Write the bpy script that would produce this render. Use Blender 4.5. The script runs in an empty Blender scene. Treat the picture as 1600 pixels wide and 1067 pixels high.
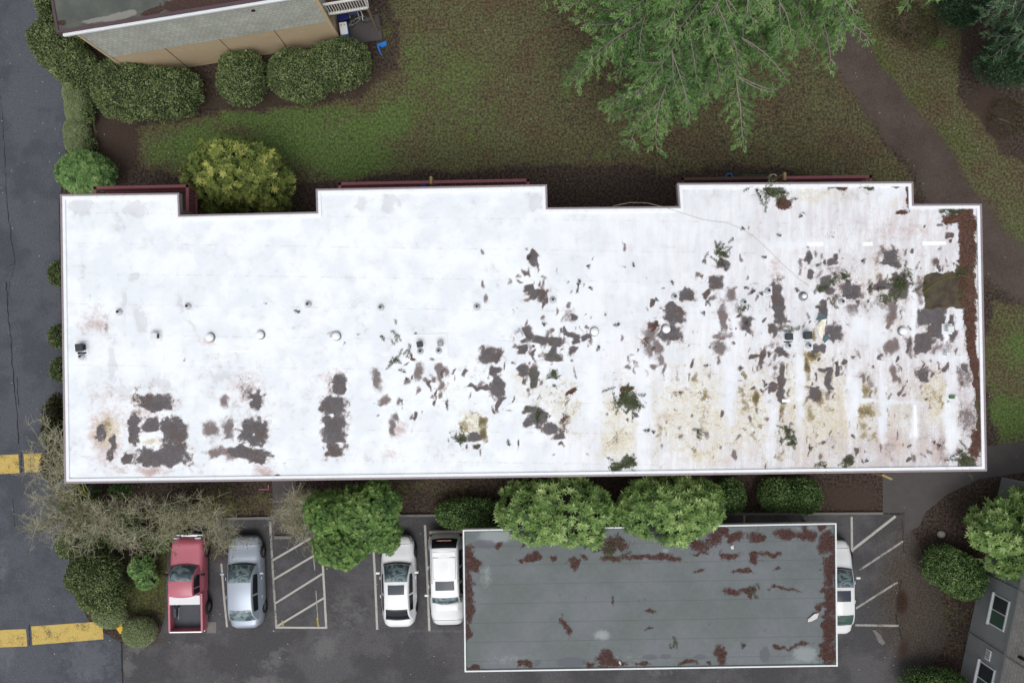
import bpy, math, random
import numpy as np
from mathutils import Vector
R_ = math.radians
SC = bpy.context.scene
COL = SC.collection
# ------------------------------------------------------------------ camera
H = 36.0            # the drone's height above the ground (m)
F = 1116.0          # focal length in photograph pixels (1600 wide)
cam = bpy.data.cameras.new('camera'); cam.sensor_width = 36; cam.lens = F/1600*36
cam.clip_start = 0.5; cam.clip_end = 3000
co = bpy.data.objects.new('camera', cam); COL.objects.link(co); co.location = (0, 0, H); SC.camera = co
# ------------------------------------------------------------------ sky, sun, exposure
w = bpy.data.worlds.new('World'); SC.world = w; w.use_nodes = True
wn = w.node_tree; wn.nodes.clear()
sky = wn.nodes.new('ShaderNodeTexSky'); sky.sky_type = 'NISHITA'; sky.sun_disc = False
sky.sun_elevation = R_(62); sky.sun_rotation = R_(200); sky.dust_density = 4; sky.air_density = 1.0
hs = wn.nodes.new('ShaderNodeHueSaturation'); hs.inputs['Saturation'].default_value = 0.16
bg = wn.nodes.new('ShaderNodeBackground'); bg.inputs['Strength'].default_value = 0.15
wo = wn.nodes.new('ShaderNodeOutputWorld')
wn.links.new(sky.outputs[0], hs.inputs['Color']); wn.links.new(hs.outputs[0], bg.inputs[0]); wn.links.new(bg.outputs[0], wo.inputs[0])
sl = bpy.data.lights.new('sun', 'SUN'); sl.energy = 1.0; sl.angle = R_(28); sl.color = (1, .975, .94)
so = bpy.data.objects.new('sun', sl); COL.objects.link(so); so.location = (0, 0, 60)
so.rotation_euler = (R_(28), 0, R_(20))
SC.view_settings.view_transform = 'Standard'; SC.view_settings.look = 'None'
SC.view_settings.exposure = -0.1; SC.view_settings.gamma = 1; SC.view_settings.use_curve_mapping = False
SC.render.engine = 'CYCLES'

# ------------------------------------------------------------------ helpers
rng = np.random.default_rng(7); random.seed(7)
def P(px, py, z=0.0):
    "the place at height z that the photograph shows at px, py"
    s = (H-z)/F
    return Vector(((px-800)*s, -(py-533.5)*s, z))
def lin(c):
    c = c/255.0
    return c/12.92 if c <= .04045 else ((c+.055)/1.055)**2.4
def C(r, g, b): return (lin(r), lin(g), lin(b), 1)

def vnoise(p, seed=0):
    p = np.asarray(p, float); i = np.floor(p).astype(np.int64); f = p-i; f = f*f*(3-2*f)
    out = 0
    for dx in (0, 1):
        for dy in (0, 1):
            for dz in (0, 1):
                h = ((i[:, 0]+dx)*73856093) ^ ((i[:, 1]+dy)*19349663) ^ ((i[:, 2]+dz)*83492791) ^ (seed*2654435)
                h = (h ^ (h >> 13))*1274126177 & 0xffffffff
                v = ((h ^ (h >> 16)) & 0xffff)/65535.0
                out = out + v*np.where(dx, f[:, 0], 1-f[:, 0])*np.where(dy, f[:, 1], 1-f[:, 1])*np.where(dz, f[:, 2], 1-f[:, 2])
    return out

class NT:
    def __init__(s, name):
        s.m = bpy.data.materials.new(name); s.m.use_nodes = True; s.t = s.m.node_tree; s.t.nodes.clear()
        s.out = s.N('ShaderNodeOutputMaterial'); s.b = s.N('ShaderNodeBsdfPrincipled'); s.L(s.b.outputs[0], s.out.inputs[0])
        s.tc = s.N('ShaderNodeTexCoord'); s.co = s.tc.outputs['Object']
    def N(s, t, **k):
        n = s.t.nodes.new(t)
        for a, v in k.items(): setattr(n, a, v)
        return n
    def L(s, a, b): s.t.links.new(a, b)
    def S(s, sock, v):
        if hasattr(v, 'is_linked'): s.L(v, sock)
        else: sock.default_value = v[:3] if sock.type == 'VECTOR' and hasattr(v, '__len__') else v
    def noise(s, scale, detail=4, rough=.55, vec=None, dist=0):
        n = s.N('ShaderNodeTexNoise'); s.L(vec or s.co, n.inputs['Vector'])
        n.inputs['Scale'].default_value = scale; n.inputs['Detail'].default_value = detail
        n.inputs['Roughness'].default_value = rough; n.inputs['Distortion'].default_value = dist
        return n.outputs[0]
    def nN(s, *a, **k): return s.ma('ADD', s.ma('MULTIPLY', s.ma('SUBTRACT', s.noise(*a, **k), .5), 2.7), .5)
    def vor(s, scale, feature='F1'):
        n = s.N('ShaderNodeTexVoronoi', feature=feature); s.L(s.co, n.inputs['Vector']); n.inputs['Scale'].default_value = scale
        return n
    def attr(s, name):
        n = s.N('ShaderNodeAttribute', attribute_name=name); return n.outputs['Fac']
    def ma(s, op, a, b=0.0, c=0.0):
        n = s.N('ShaderNodeMath', operation=op); s.S(n.inputs[0], a); s.S(n.inputs[1], b); s.S(n.inputs[2], c); return n.outputs[0]
    def sm(s, v, lo, hi, a=0.0, b=1.0):
        n = s.N('ShaderNodeMapRange', interpolation_type='SMOOTHSTEP'); s.S(n.inputs[0], v)
        for i, x in enumerate((lo, hi, a, b)): n.inputs[i+1].default_value = x
        return n.outputs[0]
    def mix(s, f, a, b):
        n = s.N('ShaderNodeMix', data_type='RGBA'); s.S(n.inputs[0], f); s.S(n.inputs[6], a); s.S(n.inputs[7], b); return n.outputs[2]
    def mul(s, col, f):
        n = s.N('ShaderNodeVectorMath', operation='SCALE'); s.S(n.inputs[0], col); s.S(n.inputs[3], f); return n.outputs[0]
    def bump(s, h, strength=.3, dist=.02):
        n = s.N('ShaderNodeBump'); n.inputs['Strength'].default_value = strength; n.inputs['Distance'].default_value = dist
        s.L(h, n.inputs['Height']); s.L(n.outputs[0], s.b.inputs['Normal'])
    def fin(s, col, rough=.8, metal=0.0, spec=.3):
        s.S(s.b.inputs['Base Color'], col); s.S(s.b.inputs['Roughness'], rough); s.b.inputs['Metallic'].default_value = metal
        s.b.inputs['Specular IOR Level'].default_value = spec
        return s.m

def simple(name, c, rough=.6, metal=0.0, var=.12, scale=3, spec=.4, bump=0.0, dirt=None):
    t = NT(name); n = t.noise(scale, 5)
    col = t.mul(c, t.ma('ADD', t.ma('MULTIPLY', n, 2*var), 1-var))
    if dirt: col = t.mix(t.sm(t.noise(scale*2.3, 6, .7), .52, .75, 0, .6), col, dirt)
    if bump: t.bump(t.noise(scale*12, 3), bump, .02)
    return t.fin(col, rough, metal, spec)

def leafmat(name, dark, mid, light, rough=.55, cs=1.2, dead=.3):
    t = NT(name); a = t.attr('tint'); n = t.noise(cs, 2)
    v = t.ma('ADD', t.ma('MULTIPLY', a, .72), t.ma('MULTIPLY', t.ma('SUBTRACT', n, .36), 1.0))
    c = t.mix(t.sm(v, .12, .5), dark, mid); c = t.mix(t.sm(v, .5, .92), c, light)
    c = t.mix(t.sm(t.noise(1.9, 5, .7), .54, .72, 0, dead), c, C(128, 116, 84))
    m = t.fin(c, rough, 0, .25)
    tr = t.N('ShaderNodeBsdfTranslucent'); t.L(c, tr.inputs[0]); mx = t.N('ShaderNodeMixShader'); mx.inputs[0].default_value = .22
    t.L(t.b.outputs[0], mx.inputs[1]); t.L(tr.outputs[0], mx.inputs[2]); t.L(mx.outputs[0], t.out.inputs[0])
    return m

def tag(o, label=None, cat=None, group=None, kind=None):
    if label: o['label'] = label
    if cat: o['category'] = cat
    if group: o['group'] = group
    if kind: o['kind'] = kind
    return o
def thing(name, label, cat, loc=(0, 0, 0), rotz=0, group=None):
    o = bpy.data.objects.new(name, None); COL.objects.link(o); o.empty_display_size = .3
    o.location = loc; o.rotation_euler = (0, 0, rotz)
    return tag(o, label, cat, group)

def rawmesh(name, V, Fq, mats, parent=None, local=False, attrs=None, smooth=False, midx=None):
    "V (n,3), Fq (m,4) quads, all numpy"
    V = np.asarray(V, np.float32); Fq = np.asarray(Fq, np.int32)
    me = bpy.data.meshes.new(name)
    if parent is not None and not local: V = V-np.array(tuple(parent.location), np.float32)
    me.vertices.add(len(V)); me.vertices.foreach_set('co', V.ravel())
    me.loops.add(Fq.size); me.loops.foreach_set('vertex_index', Fq.ravel())
    me.polygons.add(len(Fq)); me.polygons.foreach_set('loop_start', np.arange(0, Fq.size, 4, dtype=np.int32))
    if midx is not None: me.polygons.foreach_set('material_index', np.asarray(midx, np.int32))
    me.polygons.foreach_set('use_smooth', np.full(len(Fq), smooth))
    me.update(calc_edges=True)
    for k, (dom, val) in (attrs or {}).items():
        a = me.attributes.new(k, 'FLOAT', dom); a.data.foreach_set('value', np.asarray(val, np.float32))
    for m in (mats if isinstance(mats, (list, tuple)) else [mats]): me.materials.append(m)
    o = bpy.data.objects.new(name, me); COL.objects.link(o)
    if parent is not None: o.parent = parent
    return o

class MB:
    def __init__(s): s.v = []; s.f = []; s.mi = []; s.cur = 0
    def add(s, vs, fs):
        b = len(s.v); s.v += [tuple(v) for v in vs]; s.f += [tuple(b+i for i in f) for f in fs]; s.mi += [s.cur]*len(fs); return s
    def box(s, c, d, rz=0, rx=0):
        pts = []
        for x in (-.5, .5):
            for y in (-.5, .5):
                for z in (-.5, .5):
                    X, Y, Z = x*d[0], y*d[1], z*d[2]
                    if rx: Y, Z = Y*math.cos(rx)-Z*math.sin(rx), Y*math.sin(rx)+Z*math.cos(rx)
                    if rz: X, Y = X*math.cos(rz)-Y*math.sin(rz), X*math.sin(rz)+Y*math.cos(rz)
                    pts.append((c[0]+X, c[1]+Y, c[2]+Z))
        return s.add(pts, [(0, 1, 3, 2), (4, 6, 7, 5), (0, 4, 5, 1), (2, 3, 7, 6), (0, 2, 6, 4), (1, 5, 7, 3)])
    def prism(s, poly, z0, z1):
        n = len(poly); a = sum(poly[i][0]*poly[(i+1) % n][1]-poly[(i+1) % n][0]*poly[i][1] for i in range(n))
        if a < 0: poly = poly[::-1]
        vs = [(p[0], p[1], z0) for p in poly]+[(p[0], p[1], z1) for p in poly]
        fs = [tuple(range(n))[::-1], tuple(range(n, 2*n))]+[(i, (i+1) % n, n+(i+1) % n, n+i) for i in range(n)]
        return s.add(vs, fs)
    def tube(s, pts, r, n=8, cap=True):
        pts = [Vector(p) for p in pts]; rs = r if isinstance(r, (list, tuple)) else [r]*len(pts)
        vs = []; up = None
        for i, p in enumerate(pts):
            d = (pts[min(i+1, len(pts)-1)]-pts[max(i-1, 0)]).normalized()
            if up is None: up = Vector((0, 0, 1)) if abs(d.z) < .9 else Vector((1, 0, 0))
            a = d.cross(up).normalized(); b = a.cross(d)
            for k in range(n):
                t = 2*math.pi*k/n; vs.append(p+a*math.cos(t)*rs[i]+b*math.sin(t)*rs[i])
        fs = [(i*n+k, i*n+(k+1) % n, (i+1)*n+(k+1) % n, (i+1)*n+k) for i in range(len(pts)-1) for k in range(n)]
        if cap: fs += [tuple(range(n))[::-1], tuple((len(pts)-1)*n+k for k in range(n))]
        return s.add(vs, fs)
    def lathe(s, prof, c=(0, 0, 0), n=20):
        vs = []
        for r, z in prof:
            for k in range(n):
                t = 2*math.pi*k/n; vs.append((c[0]+r*math.cos(t), c[1]+r*math.sin(t), c[2]+z))
        m = len(prof)
        fs = [(i*n+k, i*n+(k+1) % n, (i+1)*n+(k+1) % n, (i+1)*n+k) for i in range(m-1) for k in range(n)]
        fs += [tuple(range(n))[::-1], tuple((m-1)*n+k for k in range(n))]
        return s.add(vs, fs)
    def build(s, name, mats, parent=None, local=True, smooth=False, bevel=0.0, sub=0):
        me = bpy.data.meshes.new(name); v = s.v
        if parent is not None and not local:
            l = parent.location; v = [(a-l.x, b-l.y, c-l.z) for a, b, c in v]
        me.from_pydata(v, [], s.f)
        for m in (mats if isinstance(mats, (list, tuple)) else [mats]): me.materials.append(m)
        for p, i in zip(me.polygons, s.mi): p.material_index = i; p.use_smooth = smooth
        o = bpy.data.objects.new(name, me); COL.objects.link(o)
        if parent is not None: o.parent = parent
        if bevel:
            b = o.modifiers.new('bevel', 'BEVEL'); b.width = bevel; b.segments = 2; b.limit_method = 'ANGLE'; b.angle_limit = R_(40)
        if sub:
            b = o.modifiers.new('sub', 'SUBSURF'); b.levels = sub; b.render_levels = sub
        return o

# ---- polygon tools
def inset(poly, d):
    n = len(poly); out = []
    a = sum(poly[i][0]*poly[(i+1) % n][1]-poly[(i+1) % n][0]*poly[i][1] for i in range(n)); sg = 1 if a > 0 else -1
    for i in range(n):
        p0, p1, p2 = (Vector(poly[j][:2]) for j in ((i-1) % n, i, (i+1) % n))
        e1 = (p1-p0).normalized(); e2 = (p2-p1).normalized()
        n1 = Vector((-e1.y, e1.x))*sg; n2 = Vector((-e2.y, e2.x))*sg
        m = n1+n2; m = m/m.dot(n1) if m.length > 1e-6 else n1
        out.append(tuple(p1+m*d))
    return out
def polydist(x, y, poly):
    "signed distance (inside > 0) and nearest boundary point"
    n = len(poly); best = np.full(x.shape, 1e9); bx = x.copy(); by = y.copy(); ins = np.zeros(x.shape, bool)
    for i in range(n):
        x0, y0 = poly[i][:2]; x1, y1 = poly[(i+1) % n][:2]; dx, dy = x1-x0, y1-y0
        t = np.clip(((x-x0)*dx+(y-y0)*dy)/(dx*dx+dy*dy+1e-12), 0, 1); qx = x0+t*dx; qy = y0+t*dy
        d = np.hypot(x-qx, y-qy); k = d < best; best[k] = d[k]; bx[k] = qx[k]; by[k] = qy[k]
        c = ((y0 > y) != (y1 > y)) & (x < (x1-x0)*(y-y0)/((y1-y0) if y1 != y0 else 1e-12)+x0); ins ^= c
    return np.where(ins, best, -best), bx, by
def gridpoly(name, poly, cell, z, mat, fields=None, parent=None, zfun=None, smooth=False):
    xs = np.arange(min(p[0] for p in poly)-cell, max(p[0] for p in poly)+2*cell, cell)
    ys = np.arange(min(p[1] for p in poly)-cell, max(p[1] for p in poly)+2*cell, cell)
    X, Y = np.meshgrid(xs, ys); sh = X.shape; x = X.ravel(); y = Y.ravel()
    d, bx, by = polydist(x, y, poly); ins = d > 0
    idx = np.arange(x.size).reshape(sh)
    q = np.stack([idx[:-1, :-1], idx[:-1, 1:], idx[1:, 1:], idx[1:, :-1]], -1).reshape(-1, 4)
    q = q[ins[q].any(1)]
    x = np.where(ins, x, bx); y = np.where(ins, y, by)
    used = np.zeros(x.size, bool); used[q.ravel()] = True; rm = np.cumsum(used)-1; q = rm[q]; x = x[used]; y = y[used]; d = d[used]
    zz = np.full(x.shape, z)
    if zfun is not None: zz = zz+zfun(x, y, np.maximum(d, 0))
    at = {}
    if fields:
        for k, v in fields(x, y, z).items(): at[k] = ('POINT', v)
    return rawmesh(name, np.stack([x, y, zz], 1), q, mat, parent, attrs=at, smooth=smooth)
def topx(x, y, z): s = F/(H-z); return 800+x*s, 533.5-y*s
def blobs(px, py, L, pw=2):
    "soft union of ellipses (cx, cy, rx, ry, degrees, strength): 0.5 on the rim"
    out = np.zeros(px.shape)
    for b in L:
        cx, cy, rx, ry = b[:4]; a = R_(b[4]) if len(b) > 4 else 0; st = b[5] if len(b) > 5 else 1
        dx, dy = px-cx, py-cy; u = (dx*math.cos(a)+dy*math.sin(a))/rx; v = (-dx*math.sin(a)+dy*math.cos(a))/ry
        out = np.maximum(out, st*np.exp2(-(np.abs(u)**pw+np.abs(v)**pw)))
    return out
def lineband(px, py, pts, hw):
    "polyline with half widths: 0.5 on the rim"
    out = np.zeros(px.shape)
    for i in range(len(pts)-1):
        (x0, y0), (x1, y1) = pts[i], pts[i+1]; dx, dy = x1-x0, y1-y0
        t = np.clip(((px-x0)*dx+(py-y0)*dy)/(dx*dx+dy*dy), 0, 1)
        w_ = hw[i]+(hw[i+1]-hw[i])*t; d = np.hypot(px-x0-t*dx, py-y0-t*dy)/w_
        out = np.maximum(out, np.exp2(-d*d))
    return out
def pp(L, z=0.0): return [tuple(P(a, b, z))[:2] for a, b in L]

# ------------------------------------------------------------------ materials
M = {}
M['white_metal'] = simple('white_metal', C(222, 225, 228), .45, 0, .05, 2)
M['boot'] = simple('lead_boot', C(190, 194, 198), .5, .1, .08, 6)
M['capwhite'] = simple('white_vent_cap', C(245, 247, 250), .5, 0, .02, 2)
M['white_paint'] = simple('white_painted_wood', C(205, 206, 202), .6, 0, .08, 3)
M['mauve'] = simple('mauve_edge_metal', C(146, 136, 142), .5, .2, .12, 2, dirt=C(85, 80, 82))
M['maroon'] = simple('maroon_painted_wood', C(150, 88, 98), .6, 0, .18, 4, dirt=C(90, 60, 60))
M['brownwood'] = simple('brown_rail_wood', C(82, 56, 50), .7, 0, .2, 5)
M['dark'] = simple('dark_void', C(30, 28, 28), .8, 0, .2, 3)
M['graymetal'] = simple('galvanised_metal', C(150, 155, 160), .45, .4, .15, 6)
M['darkmetal'] = simple('dark_vent_metal', C(62, 68, 72), .5, .3, .2, 6)
M['blackrubber'] = simple('black_rubber', C(32, 32, 33), .8, 0, .2, 8)
M['tire'] = simple('tyre_rubber', C(38, 38, 40), .85, 0, .2, 9)
M['rim'] = simple('alloy_rim', C(165, 168, 172), .35, .7, .1, 6)
M['beam'] = simple('timber_beam', C(120, 108, 92), .8, 0, .2, 4)
M['taupe'] = simple('taupe_siding', C(128, 118, 108), .8, 0, .1, 2)
M['bark'] = simple('bark', C(105, 90, 78), .9, 0, .3, 9, bump=.5)
M['fir_bark'] = simple('grey_fir_bark', C(134, 126, 118), .9, 0, .25, 9)
M['twig'] = simple('pale_bare_twigs', C(174, 170, 148), .9, 0, .22, 3)
M['mossy'] = simple('mossy_bark', C(118, 126, 58), .95, 0, .35, 4, dirt=C(95, 84, 66))
M['yellow'] = simple('yellow_road_paint', C(216, 172, 54), .75, 0, .12, 3, dirt=C(150, 120, 60))
M['blue'] = simple('blue_plastic', C(40, 75, 160), .45, 0, .15, 6)
M['bluetarp'] = simple('blue_tarp', C(45, 120, 200), .5, 0, .2, 8)
M['concrete'] = simple('concrete', C(118, 114, 110), .9, 0, .2, 4, dirt=C(80, 76, 70), bump=.3)
M['green_plastic'] = simple('green_plastic', C(75, 110, 75), .5, 0, .2, 6)
M['pale_wood'] = simple('pale_post_wood', C(165, 145, 100), .8, 0, .2, 8)
M['soil_dark'] = simple('potting_soil', C(45, 35, 30), .95, 0, .3, 9)
M['glass_dark'] = simple('dark_window_glass', C(52, 58, 62), .08, 0, .3, 1.5, spec=.8)
M['glass_green'] = simple('green_tinted_glass', C(64, 90, 80), .1, 0, .3, 1.5, spec=.7)
M['stone'] = simple('pale_stone', C(165, 160, 150), .9, 0, .15, 9, bump=.4)

L_box = leafmat('boxwood_leaf', C(68, 82, 52), C(110, 128, 82), C(158, 172, 118))
L_box2 = leafmat('boxwood_leaf_bright', C(58, 82, 46), C(96, 128, 72), C(146, 172, 108))
L_hedge = leafmat('clipped_hedge_leaf', C(124, 140, 98), C(150, 164, 118), C(180, 188, 148), cs=2.5)
L_rho = leafmat('rhododendron_leaf', C(62, 88, 48), C(118, 150, 80), C(182, 204, 136))
L_rhoY = leafmat('yellow_green_rhododendron_leaf', C(60, 76, 40), C(112, 128, 60), C(188, 190, 104))
L_rhoG = leafmat('green_broad_leaf', C(60, 88, 48), C(102, 138, 76), C(156, 184, 118))
L_ever = leafmat('evergreen_tree_leaf', C(58, 86, 44), C(98, 132, 68), C(148, 176, 100))
L_fir = leafmat('fir_needle_spray', C(50, 80, 44), C(84, 122, 64), C(134, 164, 98), cs=.8)
L_firB = leafmat('bluish_conifer_spray', C(40, 66, 46), C(64, 96, 68), C(98, 128, 92), cs=.8)
L_dull = leafmat('dull_brown_green_leaf', C(44, 42, 28), C(66, 64, 40), C(92, 92, 56))
L_sprig = leafmat('fallen_fir_needles', C(50, 60, 44), C(70, 84, 52), C(96, 112, 66))
L_sprigD = leafmat('wilted_dark_needles', C(58, 60, 58), C(74, 76, 72), C(88, 92, 84))
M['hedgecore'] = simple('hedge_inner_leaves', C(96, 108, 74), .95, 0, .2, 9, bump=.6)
L_mossy = leafmat('moss_tuft', C(70, 80, 44), C(100, 108, 58), C(142, 142, 86))
M['core'] = simple('shrub_shade_core', C(44, 50, 36), .95, 0, .3, 6)  # dark solid hull inside each shrub: shade between the leaves, put in as colour

# ---- earth (ground, lawn and dirt path share it)
def mat_earth():
    t = NT('earth_and_grass')
    g = t.attr('grass'); mo = t.attr('moss'); pa = t.attr('path'); rd = t.attr('red'); ol = t.attr('olive')
    n1 = t.nN(.55, 6, .65); n2 = t.nN(8, 6, .78); n3 = t.nN(36, 3, .7); n4 = t.nN(2.2, 7, .75, dist=.8)
    soil = t.mix(t.sm(n2, .3, .7), C(54, 46, 42), C(88, 76, 68))
    soil = t.mix(t.sm(rd, .3, .8), soil, t.mix(t.sm(n3, .3, .7), C(60, 50, 46), C(92, 78, 68)))
    ols = t.mix(t.sm(n2, .32, .68), C(74, 76, 52), C(112, 112, 80))
    ols = t.mix(t.sm(t.ma('ADD', t.ma('MULTIPLY', n1, .55), t.ma('MULTIPLY', n4, .5)), .38, .78, 0, .85), ols, t.mix(t.sm(n2, .2, .8), C(66, 54, 42), C(112, 94, 76)))
    k = t.sm(t.ma('ADD', ol, t.ma('MULTIPLY', t.ma('SUBTRACT', n4, .5), .55)), .25, .6)
    c = t.mix(k, soil, ols)
    gr = t.mix(t.sm(n2, .3, .7), C(74, 94, 50), C(106, 130, 72))
    k = t.sm(t.ma('ADD', g, t.ma('MULTIPLY', t.ma('SUBTRACT', n4, .5), .8)), .34, .85, 0, .9)
    c = t.mix(k, c, gr)
    ms = t.mix(t.sm(n2, .3, .7), C(66, 72, 42), C(100, 106, 60))
    k = t.sm(t.ma('ADD', mo, t.ma('MULTIPLY', t.ma('SUBTRACT', n4, .5), .8)), .4, .85, 0, .8)
    c = t.mix(k, c, ms)
    pc = t.mix(t.sm(n1, -.1, 1.1), C(78, 67, 63), C(96, 85, 80)); pc = t.mix(t.sm(n3, .6, .75, 0, .35), pc, C(120, 110, 100))
    k = t.sm(t.ma('ADD', pa, t.ma('MULTIPLY', t.ma('SUBTRACT', n2, .5), .22)), .3, .62)
    c = t.mix(k, c, pc)
    c = t.mul(c, t.sm(n3, .1, .9, .9, 1.2)); c = t.mul(c, t.sm(n2, .0, 1.0, .95, 1.2))
    t.bump(t.ma('ADD', n3, n2), .7, .05)
    return t.fin(c, .95, 0, .15)
M['earth'] = mat_earth()
def f_earth(x, y, z):
    px, py = topx(x, y, 0); q = np.stack([px/45, py/45, px*0+.5], 1); q2 = np.stack([px/14, py/14, px*0+.5], 1)
    px = px+26*(vnoise(q, 31)-.5)+10*(vnoise(q2, 32)-.5); py = py+26*(vnoise(q, 33)-.5)+10*(vnoise(q2, 34)-.5)
    lawn = polydist(px, py, [(215, 195), (420, 172), (560, 152), (618, 110), (612, 20), (606, -40), (606, -900), (1300, -900), (1300, -40), (1330, 120), (1400, 250), (1430, 300), (1180, 262), (1050, 266), (860, 258), (700, 266), (520, 272), (440, 290), (350, 300), (270, 285), (225, 250)])[0]
    g = blobs(px, py, [(320, 235, 110, 40), (470, 222, 90, 40), (440, 185, 140, 22), (590, 195, 80, 34, -20), (540, 245, 90, 30), (640, 110, 24, 90, 0, .62), (720, 100, 60, 40, 0, .6), (740, 200, 60, 60, 0, .5), (1590, 390, 40, 60, 0, .7), (1590, 550, 40, 30, 0, .8), (1580, 650, 40, 40, 0, .95), (1460, 240, 40, 60, 40, .5), (1466, 60, 14, 8, 0, .9), (880, 145, 20, 20, 0, .55), (950, 240, 40, 10, 0, .6), (700, 150, 130, 140, 0, .52), (450, 210, 220, 60, 0, .55), (900, 220, 120, 40, 0, .42), (1200, 200, 160, 70, 0, .3)])*np.where(px < 1400, np.clip(lawn/14+.5, 0, 1), 1)
    ol = np.clip(lawn/26+.45, 0, .62)*np.where(px > 860, .86, 1)
    right = polydist(px, py, [(1340, -40), (1480, -40), (1500, 60), (1490, 150), (1560, 240), (1640, 260), (1700, 460), (1620, 470), (1560, 370), (1500, 270), (1410, 160), (1340, 70)])[0]
    right2 = polydist(px, py, [(1545, 470), (1700, 500), (1700, 700), (1560, 700), (1538, 600)])[0]
    ol = np.maximum(ol, np.clip(np.maximum(right, right2)/20+.45, 0, .72))
    ol = np.maximum(ol, blobs(px, py, [(470, 790, 160, 20, 0, .55), (690, 768, 60, 16, 0, .5), (1430, 960, 80, 70, 0, .5), (1430, 1050, 30, 40, 0, .62)]))
    mo = blobs(px, py, [(600, 50, 10, 50, 0, .6), (1370, 90, 28, 55, -35, .95), (1440, 150, 40, 30, 30, .7), (1500, 230, 24, 60, -30, .7), (1560, 500, 30, 40, 0, .5), (225, 930, 40, 45, 0, .95), (245, 900, 25, 60, 0, .9), (260, 960, 16, 30, 0, .7), (1440, 740, 50, 14, 0, .6), (340, 790, 60, 30, 0, .8), (200, 790, 60, 30, 0, .6), (640, 770, 25, 16, 0, .6), (1520, 790, 30, 60, 0, .45), (1420, 1010, 20, 40, 0, .6)])
    pa = lineband(px, py, [(1290, 30), (1330, 90), (1390, 170), (1450, 245), (1480, 300), (1545, 385), (1620, 450), (1700, 480)], [22, 25, 29, 34, 37, 42, 36, 36])
    rd = np.maximum(blobs(px, py, [(460, 145, 190, 20, -8, .9), (1540, 190, 40, 60, 0, 1), (1470, 60, 50, 50, 0, .9), (640, 70, 40, 60, 0, .5), (1330, 780, 50, 25), (180, 220, 40, 60), (1030, 190, 160, 60, 0, .6)]), 0)
    return {'grass': g, 'olive': ol, 'moss': mo, 'path': pa, 'red': rd}

def mat_asphalt(name, a, b, pale, patch=.5):
    t = NT(name); pl = t.attr('pale'); lf = t.attr('litter'); dk = t.attr('dirt')
    n1 = t.nN(.35, 6, .65); n2 = t.nN(11, 5, .8); n3 = t.noise(70, 2, .7); n4 = t.noise(2.6, 6, .7, dist=1.0)
    c = t.mix(t.sm(n1, .3, .7), a, b); c = t.mul(c, t.sm(n3, .2, .8, .68, 1.34)); c = t.mul(c, t.sm(n2, .1, .9, .84, 1.18))
    k = t.sm(t.ma('ADD', pl, t.ma('MULTIPLY', t.ma('SUBTRACT', n4, .5), 1.7)), .5, .9, 0, patch)
    c = t.mix(k, c, pale)
    c = t.mix(t.sm(t.ma('ADD', dk, t.ma('MULTIPLY', t.ma('SUBTRACT', n4, .5), .8)), .3, .8, 0, .8), c, t.mix(t.sm(n2, .3, .7), C(52, 44, 38), C(84, 74, 62)))
    c = t.mix(t.sm(t.ma('ADD', lf, t.ma('MULTIPLY', t.ma('SUBTRACT', n2, .5), .8)), .45, .6), c, t.mix(t.sm(n2, .3, .7), C(38, 26, 20), C(66, 46, 36)))
    t.bump(n3, .4, .01)
    return t.fin(c, .9, 0, .25)
M['road'] = mat_asphalt('road_asphalt', C(72, 75, 82), C(83, 86, 93), C(116, 118, 124), .32)
M['lot'] = mat_asphalt('parking_asphalt', C(72, 71, 73), C(86, 85, 87), C(120, 119, 119), .42)
def f_road(x, y, z):
    px, py = topx(x, y, 0)
    return {'pale': blobs(px, py, [(140, 1030, 50, 40, 0, .95), (10, 1020, 20, 40, 0, .9), (5, 880, 12, 60, 0, .8), (20, 800, 20, 20, 0, .4), (100, 250, 14, 8, 0, .8), (150, 960, 40, 10, 0, .6)]), 'litter': px*0, 'dirt': blobs(px, py, [(60, 720, 40, 40, 0, .3)])}
def f_lot(x, y, z):
    px, py = topx(x, y, 0)
    return {'pale': blobs(px, py, [(510, 1010, 30, 22, -40, .95), (215, 1010, 20, 14, 0, .9), (200, 1040, 12, 30, 0, .9), (430, 1030, 30, 18, -40, .9), (540, 950, 30, 50, 0, .8), (410, 1062, 50, 8, 0, .9), (700, 985, 90, 4, 0, .8), (1030, 1050, 30, 10, 0, .8), (330, 980, 10, 10, 0, 1), (300, 1010, 20, 8, 0, .8), (560, 960, 20, 20, 0, .8), (1372, 992, 12, 24, -30, .7)]),
            'litter': blobs(px, py, [(1409, 940, 9, 19), (1412, 1010, 12, 26, 20, .6)]),
            'dirt': np.maximum(blobs(px, py, [(1440, 930, 70, 120, 0, 1), (1400, 1060, 50, 30, 0, .5), (240, 1000, 30, 10, 0, .7), (340, 855, 60, 25, 0, .9), (450, 830, 40, 14, 0, .6)]), 0)}

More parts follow.
